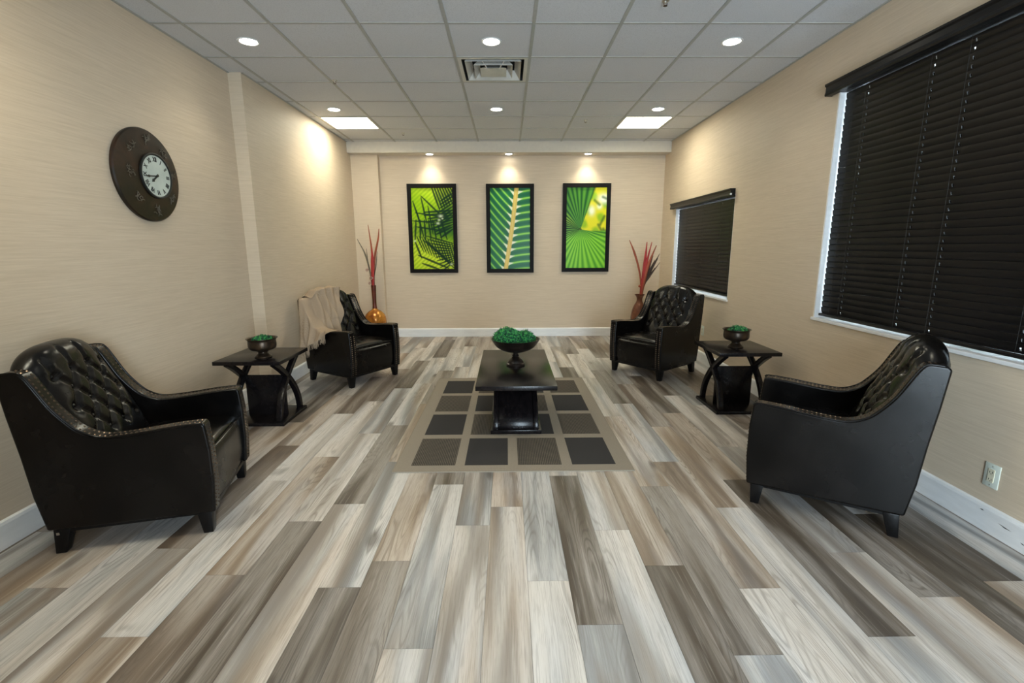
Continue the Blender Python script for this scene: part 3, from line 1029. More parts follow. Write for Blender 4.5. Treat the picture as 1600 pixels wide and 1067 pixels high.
# ================================================================== throw blanket on the back left chair
def make_throw():
    t = thing('throw_blanket', 'beige fringed throw draped over the back left armchair', 'blanket', (-1.7185, 5.292, 0), math.radians(-32))
    hemx = [-0.375, -0.275, -0.168, -0.028, 0.052, 0.10]
    hemz = [0.345, 0.335, 0.425, 0.490, 0.535, 0.590]
    nr, no, nc, ni = 64, 34, 6, 44

    def dome(y):
        return (0.058 * (1 - min(1, abs(y / 0.264)) ** 2.9) + 0.018) * min(1.0, max(0.0, (y + 0.270) / 0.06))

    rows = []
    for r in range(nr + 1):
        t_ = r / nr
        x = -0.368 + (0.085 + 0.368) * t_
        zc = crest_z(x)
        zb = float(np.interp(x, hemx, hemz))
        row = []
        for j in range(no):
            q = j / no
            z = zb + (zc + 0.006 - zb) * q
            amp = 0.007 + 0.030 * (1 - q) ** 0.8
            fold = 2.0 * abs(math.sin(x * 27 + 0.7 * math.sin(z * 9) + 0.6)) - 1.0 + 0.5 * math.sin(x * 83 + z * 7)
            row.append((x + 0.008 * math.sin(z * 14 + x * 9), -0.366 - 0.010 * (1 - q) - amp * (0.9 + fold * 0.75), z))
        for j in range(nc):
            y = -0.364 + 0.100 * j / nc
            row.append((x, y, zc + 0.012 + 0.004 * math.sin(x * 58 + 0.6)))
        yin = 0.115 - 0.27 * t_
        for j in range(ni + 1):
            q = j / ni
            y = -0.264 + (yin + 0.264) * q
            w_ = max(0.0, 1 - t_ / 0.30)
            zz = zc + 0.012 + (dome(y) + 0.010 * min(1, q * 10)) * w_
            zl = max(zz, 0.46)
            xb = np.interp(zl, XB[0], XB[1]) + 0.030 * (1 - abs(y / 0.264) ** 5) + 0.012
            if x > -0.2:
                zl = zz - (x + 0.2) * 0.45 * min(1, q * 3)
                xb = np.interp(max(zl, .4), XB[0], XB[1]) + 0.034
                xb = xb + (x - xb) * max(0, 1 - q * 3.0) ** 2
            else:
                xb = xb + (x - xb) * max(0, 1 - q * 8)
            fold = 0.034 * (abs(math.sin(y * 27 + zl * 5 + 0.4)) - 0.5 + 0.45 * math.sin(y * 71 - zl * 10)) * min(1, 0.25 + t_ * 4)
            row.append((xb + fold + 0.020 * min(1, t_ * 4), y, zl + 0.004 + 0.35 * fold))
        rows.append(row)
    g = MB().grid(rows)
    # part hanging over the top and behind the back
    rows = []
    path = [(-0.290, -0.010), (-0.325, 0.002), (-0.362, 0.008), (-0.388, 0.010), (-0.415, 0.004), (-0.446, -0.022), (-0.456, -0.09), (-0.452, -0.20), (-0.447, -0.30)]
    for (x, dz) in catmull(path, 4):
        row = []
        for j in range(51):
            y = -0.285 + 0.385 * j / 50
            k = min(1, max(0, -dz / 0.05))
            z0 = crest_z(-0.368) + 0.020 + dome(y)
            row.append((x - 0.012 * k * (1 + math.sin(y * 60)), y, z0 + dz + 0.007 * math.sin(y * 50)))
        rows.append(row)
    g.grid(rows)
    o = g.build('cloth', M['throw'], t, ang=180, fix=False)
    md = o.modifiers.new('thickness', 'SOLIDIFY')
    md.thickness = 0.005
    md.offset = 0
    fr = MB()
    rr = random.Random(5)
    for i in range(105):
        x = -0.366 + (0.44) * i / 104
        zb = float(np.interp(x, hemx, hemz))
        fold = 2.0 * abs(math.sin(x * 27 + 0.7 * math.sin(zb * 9) + 0.6)) - 1.0 + 0.5 * math.sin(x * 83 + zb * 7)
        y = -0.376 - 0.037 * (0.9 + fold * 0.75)
        L = 0.050 + 0.018 * rr.random()
        xs = x + 0.008 * math.sin(zb * 14 + x * 9)
        dx, dy = rr.uniform(-.008, .008), rr.uniform(-.006, .006)
        fr.tube([(xs, y, zb + 0.004), (xs + dx * .4, y + dy, zb - L * .5), (xs + dx, y + dy * .5, zb - L)], [0.0028, 0.0022, 0.0014], 4)
    f_ = fr.build('fringe', M['throw'], t)
    f_['kind'] = 'stuff'
    return t


make_throw()


# ================================================================== side tables
def arc_leg(mb, x0, x1, yb, yt, z0, z1, th, n=14, power=2.0):
    lo, hi = [], []
    for i in range(n + 1):
        q = i / n
        y = yb + (yt - yb) * q ** power
        z = z0 + (z1 - z0) * q
        dy, dz = (yt - yb) * power * q ** (power - 1), (z1 - z0)
        l = math.hypot(dy, dz)
        ny, nz = dz / l, -dy / l
        lo.append((y - ny * th / 2, min(z1, max(z0, z - nz * th / 2))))
        hi.append((y + ny * th / 2, min(z1, max(z0, z + nz * th / 2))))
    poly = lo + hi[::-1]
    return mb.prism(poly, x0, x1, 'yz')


def make_side_table():
    t = thing('side_table', '', 'side table')
    MB().box(-0.264, 0.264, -0.278, 0.278, 0.524, 0.555).build('table_top', M['black_wood'], t, bevel=0.003)
    MB().box(-0.232, 0.232, -0.234, 0.234, 0.0, 0.028).build('base', M['black_wood'], t, bevel=0.003)
    for sx in (-1, 1):
        for sy in (-1, 1):
            lg = arc_leg(MB(), sx * 0.185 - 0.021, sx * 0.185 + 0.021, sy * 0.192, -sy * 0.222, 0.027, 0.525, 0.042)
            lg.build('curved_leg', M['black_wood'], t, bevel=0.003)
        for sy in (-1, 1):
            sm = MB().lathe([(0.006, 0), (0.005, 0.0015), (0.001, 0.002)], 10).build('screw', M['metal'], t)
            sm.matrix_local = Matrix.Translation((sx * 0.185, sy * 0.196, 0.497)) @ Matrix.Rotation(sy * -PI * 0.42, 4, 'X')
    MB().box(-0.166, 0.166, -0.010, 0.010, 0.028, 0.375).build('centre_panel', M['black_wood'], t, bevel=0.002)
    return t


st = make_side_table()
for i, (x, y, lb) in enumerate(((-2.065, 4.000, 'black side table with crossed curved legs by the left wall'), (2.040, 4.205, 'black side table with crossed curved legs by the right wall'))):
    o = st if i == 0 else copy_tree(st)
    o.location = (x, y, 0)
    tag(o, lb, 'side table', 'matching side tables')

# coffee table
ct = thing('coffee_table', 'low black coffee table with curved panel base on the rug', 'coffee table', (0.062, 3.953, 0.0075))
MB().box(-0.295, 0.295, -0.628, 0.628, 0.415, 0.450).build('table_top', M['black_wood'], ct, bevel=0.003)
MB().box(-0.198, 0.198, -0.410, 0.410, 0.0, 0.032).build('base', M['black_wood'], ct, bevel=0.003)
for sy in (-1, 1):
    for sx in (-1, 1):
        arc_leg(MB(), sx * 0.158 - 0.019, sx * 0.158 + 0.019, sy * 0.372, -sy * 0.40, 0.031, 0.416, 0.045, 20).build('curved_leg', M['black_wood'], ct, bevel=0.003)
    arc_leg(MB(), -0.138, 0.138, sy * 0.358, -sy * 0.395, 0.031, 0.416, 0.020, 20).build('curved_panel', M['black_wood'], ct, bevel=0.001)

# ================================================================== rug
rug = thing('area_rug', 'taupe rug with a grid of charcoal and brown woven squares', 'rug', (0.035, 4.055, 0))
MB().box(-0.787, 0.787, -1.135, 1.135, 0.0003, 0.0062).build('rug_base', M['rug'], rug, smooth=False)
bd = MB()
for a, b, c, d in ((-.787, .787, -1.139, -1.133), (-.787, .787, 1.133, 1.139), (-.790, -.784, -1.135, 1.135), (.784, .790, -1.135, 1.135)):
    bd.box(a, b, c, d, 0.0002, 0.0072)
bd.build('bound_edge', M['rug'], rug, smooth=False)
cols_ = [(-0.647, -0.355), (-0.291, -0.002), (0.066, 0.358), (0.429, 0.720)]
rows_ = [(3.008, 3.468), (3.547, 4.008), (4.090, 4.550), (4.629, 5.080)]
for j, (y0, y1) in enumerate(rows_):
    for i, (x0, x1) in enumerate(cols_):
        dk = (i + j) % 2 == 1
        hx, hy = (x1 - x0) / 2, (y1 - y0) / 2
        o = MB().box(-hx, hx, -hy, hy, 0.0, 0.0010).build('woven_square', M['sq_dark' if dk else 'sq_mesh'], rug, smooth=False)
        o.location = ((x0 + x1) / 2 - 0.035, (y0 + y1) / 2 - 4.055, 0.0062)
        o['label'] = 'charcoal woven square' if dk else 'brown mesh woven square'


# ================================================================== bowls with moss
def moss(name, label, loc, rx, ry, rz, n, seed, leaf=0.012):
    rr = np.random.default_rng(seed)
    mb = MB()
    # lumpy core
    P = []
    for i in range(13):
        row = []
        th = PI * i / 12
        for j in range(25):
            ph = 2 * PI * j / 24
            k = 0.9 + 0.08 * math.sin(3 * ph + seed) * math.sin(2 * th + 1) + 0.05 * math.sin(7 * ph + 3 * th)
            row.append((rx * k * math.sin(th) * math.cos(ph), ry * k * math.sin(th) * math.sin(ph), rz * k * math.cos(th)))
        P.append(row)
    mb.grid(P)
    for _ in range(n):
        d = rr.normal(size=3)
        d /= np.linalg.norm(d)
        if d[2] < -0.35:
            d[2] *= -1
        th, ph = math.acos(d[2]), math.atan2(d[1], d[0])
        k = 0.92 + 0.10 * math.sin(3 * ph + seed) * math.sin(2 * th + 1) + rr.uniform(-.06, .10)
        c = np.array((rx * d[0], ry * d[1], rz * d[2])) * k
        a = rr.normal(size=3)
        a = a / np.linalg.norm(a)
        b = np.cross(a, d + 0.3 * rr.normal(size=3))
        b /= (np.linalg.norm(b) + 1e-6)
        l, w_ = leaf * rr.uniform(.7, 1.3), leaf * rr.uniform(.3, .55)
        mb.add([c - b * w_, c + a * l * .5 + d * l * .3, c + b * w_, c + a * l + d * l * .1], [(0, 1, 3), (1, 2, 3)])
    o = mb.build(name, M['moss'], None, ang=40, fix=False)
    o.location = loc
    return tag(o, label, 'moss')


bowl = thing('pedestal_bowl', 'dark wide pedestal bowl on the coffee table', 'bowl', (0.067, 3.968, 0.4575))
bp = catmull([(0.078, 0.0), (0.080, 0.014), (0.070, 0.022), (0.058, 0.042), (0.038, 0.064), (0.026, 0.074), (0.031, 0.082), (0.024, 0.090), (0.022, 0.102), (0.050, 0.112), (0.110, 0.130), (0.160, 0.160), (0.190, 0.200), (0.203, 0.222)], 3)
outer = [tuple(p) for p in bp]
MB().lathe(outer[:27], 40, close=True).build('pedestal', M['black_bronze'], bowl)
MB().lathe([(0.01, 0.1005)] + outer[26:] + [(0.205, 0.226), (0.199, 0.226), (0.186, 0.203), (0.155, 0.166), (0.105, 0.137), (0.05, 0.120), (0.002, 0.116)], 40).build('basin', M['black_bronze'], bowl)
moss('moss_clump', 'taller clump of green moss in the coffee table bowl', (0.000, 3.965, 0.688), 0.108, 0.105, 0.078, 2300, 3, 0.021)
moss('moss_clump', 'lower clump of green moss in the coffee table bowl', (0.142, 3.972, 0.676), 0.080, 0.095, 0.064, 1700, 5, 0.021)


def small_bowl(loc, side_):
    t = thing('footed_bowl', f'small bronze footed bowl on the {side_} side table', 'bowl', loc, 0, 'small bronze footed bowls')
    pr = [tuple(p) for p in catmull([(0.064, 0.0), (0.066, 0.010), (0.056, 0.018), (0.040, 0.034), (0.036, 0.046), (0.050, 0.056), (0.085, 0.066), (0.103, 0.084), (0.107, 0.110), (0.105, 0.140), (0.110, 0.152), (0.119, 0.158)], 3)]
    MB().lathe(pr[:14], 36, close=True).build('foot', M['bronze'], t)
    MB().lathe([(0.01, 0.0475)] + pr[13:] + [(0.119, 0.161), (0.108, 0.156), (0.100, 0.140), (0.101, 0.112), (0.097, 0.088), (0.080, 0.074), (0.01, 0.066)], 36).build('cup', M['bronze'], t)
    return t


small_bowl((-2.003, 3.887, 0.5555), 'left')
small_bowl((2.028, 4.190, 0.5555), 'right')
moss('moss_clump', 'green moss in the bowl on the left side table', (-1.998, 3.887, 0.695), 0.080, 0.080, 0.040, 1300, 8, 0.013)
moss('moss_clump', 'green moss in the bowl on the right side table', (2.040, 4.190, 0.695), 0.080, 0.080, 0.046, 1300, 9, 0.013)

# ================================================================== floor vases and dried reeds
va = thing('floor_vase', 'amber bulbous floor vase with a long slim neck behind the back left chair', 'vase', (-2.035, 7.40, 0))
pr = [tuple(p) for p in catmull([(0.085, 0.0), (0.095, 0.015), (0.130, 0.12), (0.158, 0.24), (0.166, 0.32), (0.150, 0.41), (0.100, 0.470), (0.050, 0.500), (0.034, 0.520)], 5)]
MB().lathe(pr, 36).build('bulb', M['amber'], va)
MB().lathe([(0.036, 0.512), (0.031, 0.56), (0.030, 0.65), (0.034, 0.78), (0.038, 0.87), (0.034, 0.872), (0.030, 0.80), (0.026, 0.60), (0.004, 0.56)], 24).build('neck', M['neck'], va)

vb = thing('floor_vase', 'brown copper floor vase with a flared lip behind the back right chair', 'vase', (2.022, 7.35, 0))
pr = [tuple(p) for p in catmull([(0.075, 0.0), (0.085, 0.02), (0.110, 0.16), (0.122, 0.30), (0.116, 0.42), (0.088, 0.53), (0.052, 0.60), (0.042, 0.64), (0.050, 0.68), (0.074, 0.715)], 5)]
MB().lathe(pr, 36).build('body', M['copper'], vb)
MB().lathe([(0.074, 0.714), (0.078, 0.720), (0.070, 0.722), (0.044, 0.68), (0.036, 0.64), (0.044, 0.58), (0.004, 0.52)], 36).build('lip', M['neck'], vb)


def reed(pts, rads, mat, name, label, group, flat=1.0, n=7):
    c = catmull(pts, 6)
    rr_ = np.interp(np.linspace(0, 1, len(c)), np.linspace(0, 1, len(rads)), rads)
    o = MB().tube(c, list(rr_), n, flat).build(name, M[mat], None, ang=70)
    return tag(o, label, 'dried reed', group)


vx_, vy_ = -2.035, 7.40
gl, gr = 'dried reeds in the amber vase', 'dried reeds in the copper vase'
reed([(vx_, vy_, .60), (vx_ - .010, vy_, .95), (vx_ + .010, vy_ - .01, 1.35), (-2.065, 7.40, 1.77)], [.012, .014, .016, .004], 'reed_rust', 'dried_reed', 'tall straight rust reed in the middle of the amber vase', gl, .5)
reed([(vx_ + .006, vy_ + .008, .60), (vx_ + .010, vy_ + .01, 1.0), (vx_ + .045, vy_, 1.30), (-1.925, 7.40, 1.56), (-1.905, 7.40, 1.71)], [.012, .015, .017, .013, .005], 'reed_rust', 'dried_reed', 'curved rust reed leaning right out of the amber vase', gl, .5)
reed([(vx_ - .004, vy_ - .012, .62), (vx_, vy_ - .015, 1.0), (vx_ + .012, vy_ - .02, 1.25), (vx_ + .014, vy_ - .02, 1.42)], [.014, .024, .024, .006], 'reed_red', 'dried_reed', 'short broad dark red reed in the amber vase', gl, .4)
reed([(vx_ - .012, vy_, .62), (vx_ - .030, vy_, 1.0), (vx_ - .090, vy_ - .01, 1.32), (-2.235, 7.39, 1.56)], [.008, .012, .012, .004], 'reed_grey', 'dried_twig', 'grey twig leaning left out of the amber vase', gl)
reed([(vx_ - .010, vy_ + .012, .62), (vx_ - .030, vy_ + .015, .98), (vx_ - .065, vy_ + .01, 1.20), (vx_ - .075, vy_, 1.42)], [.008, .011, .010, .003], 'reed_grey', 'dried_twig', 'short grey twig in the amber vase', gl)
reed([(vx_ + .012, vy_ - .006, .62), (vx_ + .020, vy_ - .01, .98), (vx_ + .06, vy_ - .01, 1.18), (vx_ + .085, vy_, 1.38)], [.006, .008, .007, .003], 'reed_brown', 'dried_twig', 'short brown twig leaning right in the amber vase', gl)
for i, (dx, dz, r_) in enumerate(((-.022, .975, .026), (-.075, 1.10, .022), (-.045, .90, .018))):
    ps = []
    for a in range(15):
        q = a / 14 * 2.2 * PI
        ps.append((vx_ + dx + r_ * (1 - a / 22) * math.cos(q), vy_ - .035, dz + r_ * (1 - a / 22) * math.sin(q)))
    o = MB().tube(ps, [0.010 * (1 - a / 30) for a in range(15)], 7).build('curled_pod', M['pod'], None)
    tag(o, ('largest pale curled pod at the neck of the amber vase', 'pale curled pod high among the reeds of the amber vase', 'small pale curled pod low on the neck of the amber vase')[i], 'seed pod', 'pale curled pods in the amber vase')

vx_, vy_ = 2.022, 7.35
reed([(vx_, vy_, .58), (vx_ + .006, vy_, .88), (vx_ - .03, vy_, 1.10), (1.915, 7.35, 1.34), (1.83, 7.35, 1.53)], [.008, .011, .015, .017, .005], 'reed_rust', 'dried_reed', 'long rust reed leaning left out of the copper vase', gr, .5)
reed([(vx_ + .008, vy_, .58), (vx_ + .030, vy_, .90), (vx_ + .055, vy_, 1.20), (2.095, 7.35, 1.50)], [.010, .022, .024, .006], 'reed_red', 'dried_reed', 'tall bright red reed in the middle of the copper vase', gr, .4)
reed([(vx_ + .010, vy_ - .012, .58), (vx_ + .050, vy_ - .012, .92), (vx_ + .085, vy_ - .01, 1.22), (2.165, 7.34, 1.50)], [.010, .018, .018, .005], 'reed_red', 'dried_reed', 'slim red reed close to the tall one in the copper vase', gr, .4)
reed([(vx_ + .012, vy_ - .006, .58), (vx_ + .050, vy_ - .02, .88), (vx_ + .11, vy_ - .02, 1.18), (2.235, 7.34, 1.45)], [.010, .018, .020, .006], 'reed_rust', 'dried_reed', 'rust red reed leaning right out of the copper vase', gr, .5)
tw = [((2.285, 1.33), .015), ((2.265, 1.26), .013), ((2.225, 1.24), .016), ((2.305, 1.20), .009), ((2.20, 1.30), .011), ((2.24, 1.12), .014)]
TWL = ['tallest dark brown twig leaning right out of the copper vase', 'second longest dark brown twig right of the red reeds in the copper vase', 'dark brown twig in the middle of the twig bunch in the copper vase',
       'thin dark brown twig reaching farthest right out of the copper vase', 'dark brown twig closest to the red reeds in the copper vase', 'shortest dark brown twig in the copper vase']
for i, ((tx_, tz_), r_) in enumerate(tw):
    reed([(vx_ + .014, vy_ + .002 * i, .60), (vx_ + .055, vy_ - .004 * i + .01, .86), (vx_ + .055 + (tx_ - vx_ - .055) * .5, vy_, .86 + (tz_ - .86) * .52), (tx_, vy_ + .01 * i - .03, tz_)],
         [.005, r_, r_ * 1.15, .003], 'reed_brown', 'dried_twig', TWL[i], 'dark twigs in the copper vase')
o = MB().lathe([(.004, -.02), (.020, -.010), (.024, .004), (.014, .018), (.003, .022)], 12).build('seed_pod', M['reed_rust'], None)
o.location = (2.005, 7.31, .845)
tag(o, 'small round rust seed pod beside the reeds in the copper vase', 'seed pod')

# ================================================================== pictures
LNX, LNY = 110, 208


def srgb(c):
    c = np.asarray(c, float) / 255.0
    return np.where(c <= 0.04045, c / 12.92, ((c + 0.055) / 1.055) ** 2.4)


def lerp(a, b, t):
    return a + (b - a) * np.clip(t, 0, 1)[..., None]


def seg_dist(U, V, x0, y0, x1, y1):
    dx, dy = x1 - x0, y1 - y0
    t = np.clip(((U - x0) * dx + (V - y0) * dy) / (dx * dx + dy * dy), 0, 1)
    return np.hypot(U - x0 - t * dx, V - y0 - t * dy), t


def picture_colours(kind):
    A = 1.93                                    # height / width
    U, V = np.meshgrid(np.linspace(0, 1, LNX + 1), np.linspace(0, A, LNY + 1))
    ones = np.ones_like(U)
    c3 = lambda r, g, b: srgb((r, g, b)) * np.stack([ones] * 3, -1)
    if kind == 0:                                # dark fronds over yellow green
        C = lerp(c3(150, 190, 20), c3(205, 222, 60), 0.5 + 0.5 * np.sin(U * 2 + V * 3))
        stripe = 0.5 + 0.5 * np.sin((U * 0.8 - V * 0.9) * 70)
        C = lerp(C, c3(110, 165, 10), stripe * 0.55)
        mid = np.exp(-((V - 0.92) / 0.24) ** 2) * np.clip(.55 + .6 * U, 0, 1)
        mid = np.maximum(mid, np.exp(-(((U - .95) / .30) ** 2 + ((V - 1.25) / .45) ** 2)) * .9)
        C = lerp(C, c3(28, 95, 30), mid * 0.85)
        r = np.random.default_rng(4)
        S = []
        for i in range(9):                       # upper right frond, leaflets slanting down to the right
            S.append((.50 + .062 * i, 1.95, .68 + .062 * i, 1.42 + .03 * i, .026))
        for i in range(8):
            S.append((1.0, 1.80 - .075 * i, .70 - .01 * i, 1.62 - .085 * i, .024))
        for i in range(9):                       # long leaflets running left from the right
            S.append((.98, 1.40 - .055 * i, .20 + .05 * i + r.uniform(0, .1), 1.36 - .075 * i, .028))
        for i in range(7):
            S.append((.10 + .10 * i, 1.18, .06 + .13 * i, .72, .024))
        for (x0, y0, x1, y1) in ((.24, 1.74, .78, 1.22), (.04, 1.62, .20, 1.10), (.24, 1.70, .36, 1.10), (.10, 1.35, .74, 1.25), (.02, 1.16, .60, 1.12), (.10, 1.02, .75, .92), (.12, 1.40, .28, .75), (.40, 1.5, .50, .85)):
            S.append((x0, y0, x1, y1, .022))
        for i in range(14):                      # lower cross-hatched frond, leaning right
            S.append((.10 + .065 * i, .80 - .012 * i, .26 + .066 * i, .42 - .030 * i, .018))
        for i in range(11):
            S.append((.98, .62 - .045 * i, .34 + .035 * i, .80 - .085 * i, .020))
        for (x0, y0, x1, y1) in ((.06, .66, .20, .28), (.12, .34, .86, .02), (.30, .72, 1.0, .02), (.26, .70, .98, .10), (.22, .14, .62, .00)):
            S.append((x0, y0, x1, y1, .026))
        for (x0, y0, x1, y1, w_) in S:
            d, t = seg_dist(U, V, x0, y0, x1, y1)
            wt = w_ * (0.35 + 0.65 * np.sin(np.clip(t, .04, .96) * PI) ** .6)
            C = lerp(C, c3(14, 48, 30), np.clip((wt - d) / 0.012 + .5, 0, 1) * .93)
        for (bx, by, br_) in ((.70, 1.27, .030), (.66, 1.18, .020), (.63, 1.10, .025), (.74, 1.21, .014), (.05, .68, .02), (.93, .12, .02)):
            C = lerp(C, c3(215, 228, 195), np.exp(-(((U - bx) / (br_ * 1.5)) ** 2 + ((V - by) / br_) ** 2)) * .85)
    elif kind == 1:                              # feather leaf with a yellow midrib
        xm = 0.385 + 0.275 * (V / A) + 0.02 * np.sin(V * 1.6)
        d = U - xm
        ad = np.abs(d)
        left = d < 0
        ph = np.where(left, (V - 0.78 * ad - 0.25 * ad ** 2) * 5.6 + .2, (V - 0.26 * ad + .20 * ad ** 2) * 5.9 + .35)
        fr = np.abs((ph % 1.0) - 0.5) * 2            # 0 centre of leaflet, 1 at gap
        C = lerp(c3(20, 98, 62), c3(52, 140, 70), fr ** 2)
        C = lerp(C, c3(120, 200, 60), (fr - .62) / .22)
        C = lerp(C, c3(190, 225, 130), (fr - .90) / .1 * .7)
        gapw = np.clip((0.20 - ad) / 0.20, 0, 1)
        C = lerp(C, c3(225, 232, 205), np.clip((fr - (1.02 - gapw * .75)) / .12, 0, 1))
        C = lerp(C, c3(216, 190, 95), np.clip((0.052 - ad) / .015 + .5, 0, 1))
        C = lerp(C, c3(235, 214, 130), np.clip((0.018 - np.abs(d + .006)) / .02, 0, 1) * .6)
    else:                                        # fan palm
        cx, cy = 0.365, 0.49 * A
        dx, dy = U - cx, V - cy
        th = np.arctan2(dy, dx)
        rr_ = np.hypot(dx, dy)
        st_ = 0.5 + 0.5 * np.sin(th * 44 + 1.3 * np.sin(th * 7))
        low = np.clip((-dy + .02) / .25, 0, 1)
        C = lerp(c3(38, 112, 40), c3(92, 178, 36), low)
        C = lerp(C, c3(150, 215, 62), st_ * (.25 + .55 * low))
        C = lerp(C, c3(16, 66, 28), (1 - st_) ** 2 * (.75 - .45 * low))
        lf = np.clip((np.abs(th) - 2.2) / .4, 0, 1)
        C = lerp(C, c3(12, 40, 18), lf * (1 - st_) * 1.1 * np.clip((dy + .35) / .3, 0, 1))
        C = lerp(C, c3(165, 205, 50), np.clip(lf * np.exp(-((dy - .30) / .16) ** 2), 0, 1) * (st_ > .45) * .8)
        # bright blurred background on the upper right
        bg = np.clip((1.25 - th) / .05, 0, 1) * np.clip((th + .30 - .35 * np.clip(dx, 0, 1)) / .10, 0, 1)
        blob = np.sin(U * 13 + V * 5) * np.sin(V * 11 - U * 4 + 1)
        B = lerp(c3(222, 216, 40), c3(150, 190, 30), blob * 1.4)
        B = lerp(B, c3(240, 240, 225), np.exp(-(((U - .93) / .13) ** 2 + ((V - 1.66) / .10) ** 2)) * 1.4)
        B = lerp(B, c3(240, 244, 215), np.exp(-(((U - .63) / .07) ** 2 + ((V - 1.38) / .10) ** 2)) * 1.2)
        B = lerp(B, c3(235, 240, 200), np.exp(-(((U - .82) / .06) ** 2 + ((V - 1.48) / .06) ** 2)) * 1.2)
        for (x0, y0, x1, y1) in ((.95, 1.25, .85, 1.05), (.80, 1.05, .92, .85), (.70, 1.62, .82, 1.52), (.93, .95, .99, .78), (.90, 1.70, .99, 1.66)):
            dd, _ = seg_dist(U, V, x0, y0, x1, y1)
            B = lerp(B, c3(70, 110, 25), np.clip((.05 - dd) / .04, 0, 1) * .8)
        C = C + (B - C) * bg[..., None]
        C = lerp(C, c3(70, 60, 20), np.clip((.035 - rr_) / .02, 0, 1) * .8)
    return C


def picture(x0, x1, z0, z1, kind, label, tilt):
    wd, ht = x1 - x0, z1 - z0
    t = thing('framed_picture', label, 'picture', ((x0 + x1) / 2, YB - 0.002, z0), 0, 'framed palm leaf pictures')
    fw, fd = 0.062, 0.034
    hw = wd / 2
    for nm, poly in (('b', [(-hw, 0), (hw, 0), (hw - fw, fw), (-hw + fw, fw)]), ('t', [(-hw, ht), (-hw + fw, ht - fw), (hw - fw, ht - fw), (hw, ht)]),
                     ('l', [(-hw, 0), (-hw + fw, fw), (-hw + fw, ht - fw), (-hw, ht)]), ('r', [(hw, 0), (hw, ht), (hw - fw, ht - fw), (hw - fw, fw)])):
        MB().prism(poly, -fd, 0).build('frame_rail', M['frame'], t, bevel=0.003, smooth=False)
    pw, ph = hw - fw + 0.004, ht - 2 * fw + 0.008
    P = [[(-pw + 2 * pw * i / LNX, -0.020, fw - 0.004 + ph * j / LNY) for i in range(LNX + 1)] for j in range(LNY + 1)]
    g = MB().grid(P)
    nv = len(g.v)
    bk = len(g.v)
    g.add([(-pw, -0.012, fw - .004), (pw, -0.012, fw - .004), (pw, -0.012, fw - .004 + ph), (-pw, -0.012, fw - .004 + ph)], [(0, 3, 2, 1)])
    me = bpy.data.meshes.new('print')
    me.from_pydata(g.v, [], g.f)
    me.materials.append(M['print'])
    ca = me.color_attributes.new('print', 'FLOAT_COLOR', 'POINT')
    col = np.ones((len(g.v), 4), np.float32)
    col[:nv, :3] = picture_colours(kind).reshape(-1, 3)
    ca.data.foreach_set('color', col.ravel())
    link('print', me, t)
    t.rotation_euler = (0, tilt, 0)
    return t


picture(-1.540, -0.780, 1.036, 2.396, 0, 'left framed picture of dark palm fronds on yellow green', 0.0)
picture(-0.320, 0.424, 1.034, 2.393, 1, 'middle framed picture of a feather leaf with a yellow midrib', 0.0)
picture(0.872, 1.618, 1.043, 2.399, 2, 'right framed picture of a green fan palm leaf', 0.0)

# ================================================================== wall clock
ck = thing('wall_clock', 'round bronze wall clock with an off-centre pale dial', 'clock', (XL, 3.475, 1.922))
R_ = 0.305
RY90 = Matrix(((0, 0, 1, 0), (1, 0, 0, 0), (0, 1, 0, 0), (0, 0, 0, 1)))     # local x->Y, y->Z, z->X


def place(o, mat=None):
    o.matrix_local = (mat or Matrix.Identity(4)) @ RY90
    return o


place(MB().lathe([(R_ - 0.02, 0.0), (R_, 0.008), (R_, 0.022), (R_ - 0.008, 0.030), (R_ * 0.8, 0.033), (R_ * 0.5, 0.035), (0.004, 0.036)], 72).build('plate', M['plate'], ck))
dc = (0.058, 0.004)
T0 = Matrix.Translation((0, dc[0], dc[1]))
place(MB().lathe([(0.150, 0.034), (0.152, 0.046), (0.145, 0.049), (0.138, 0.046), (0.137, 0.038), (0.002, 0.038)], 56).build('bezel', M['ink'], ck), T0)
dial = place(MB().lathe([(0.137, 0.037), (0.1365, 0.0415), (0.002, 0.042)], 56).build('dial', M['dial'], ck), T0)


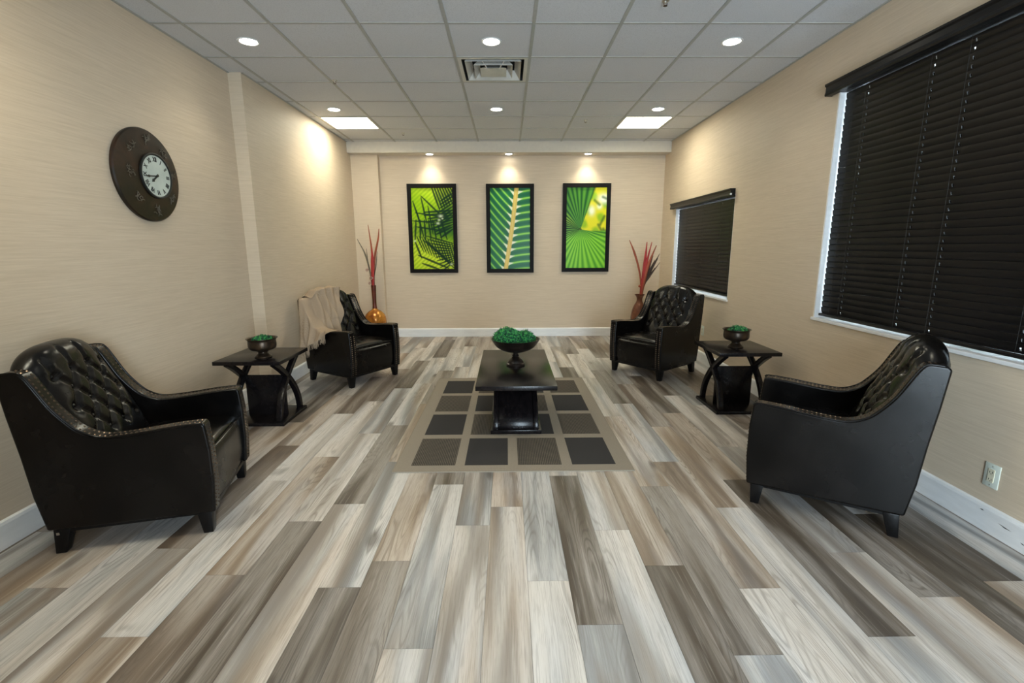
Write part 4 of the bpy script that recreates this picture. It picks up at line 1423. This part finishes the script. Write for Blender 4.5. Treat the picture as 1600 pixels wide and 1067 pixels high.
def text_mesh(s, size):
    cu = bpy.data.curves.new('numeral', 'FONT')
    cu.body = s
    cu.size = size
    cu.align_x = 'CENTER'
    cu.align_y = 'CENTER'
    cu.extrude = 0.0006
    cu.offset = 0.0012
    ob = bpy.data.objects.new('numeral_curve', cu)
    COL.objects.link(ob)
    bpy.context.view_layer.update()
    me = bpy.data.meshes.new_from_object(ob.evaluated_get(bpy.context.evaluated_depsgraph_get()))
    bpy.data.objects.remove(ob)
    bpy.data.curves.remove(cu)
    me.name = 'numeral'
    me.materials.clear()
    me.materials.append(M['ink'])
    return me


for i, s in enumerate(('XII', 'I', 'II', 'III', 'IIII', 'V', 'VI', 'VII', 'VIII', 'IX', 'X', 'XI')):
    a = -2 * PI * i / 12
    o = link('numeral', text_mesh(s, 0.036), dial)
    o.matrix_local = Matrix.Rotation(a, 4, 'Z') @ Matrix.Translation((0, 0.108, 0.0425)) @ Matrix.Diagonal((0.85, 1.15, 1, 1))
for ln, a, wd in ((0.070, -2 * PI * 7.72 / 12, 0.0055), (0.108, -2 * PI * 44 / 60, 0.004)):
    hb = MB().prism([(-wd, -0.018), (wd, -0.018), (wd * 1.1, ln * .6), (wd * 2.2, ln * .72), (0, ln), (-wd * 2.2, ln * .72), (-wd * 1.1, ln * .6)], 0.044, 0.046, 'xy')
    o = hb.build('clock_hand', M['ink'], dial, smooth=False)
    o.matrix_local = Matrix.Rotation(a, 4, 'Z')
MB().lathe([(0.008, 0.043), (0.007, 0.049), (0.001, 0.050)], 16).build('hub', M['ink'], dial)
gr_ = random.Random(11)
for (gx, gy) in ((-0.135, 0.160), (-0.165, 0.010), (-0.125, -0.150), (0.155, 0.165), (0.238, 0.03), (0.20, -0.13), (0.02, 0.225), (0.03, -0.225)):
    g = MB()
    for k in range(9):
        a = gr_.uniform(0, 2 * PI)
        px, py = gx + gr_.uniform(-.028, .028), gy + gr_.uniform(-.028, .028)
        l = gr_.uniform(.010, .024)
        c_ = gr_.uniform(-1, 1)
        pts = [(px + l * q * math.cos(a + c_ * q), py + l * q * math.sin(a + c_ * q), 0.0365 - 0.00 * q) for q in (-1, -.5, 0, .5, 1)]
        g.tube(pts, 0.0022, 5)
    o = place(g.build('engraved_emblem', M['patina'], ck))
    if (gx > 0):
        o.active_material = M['patina']
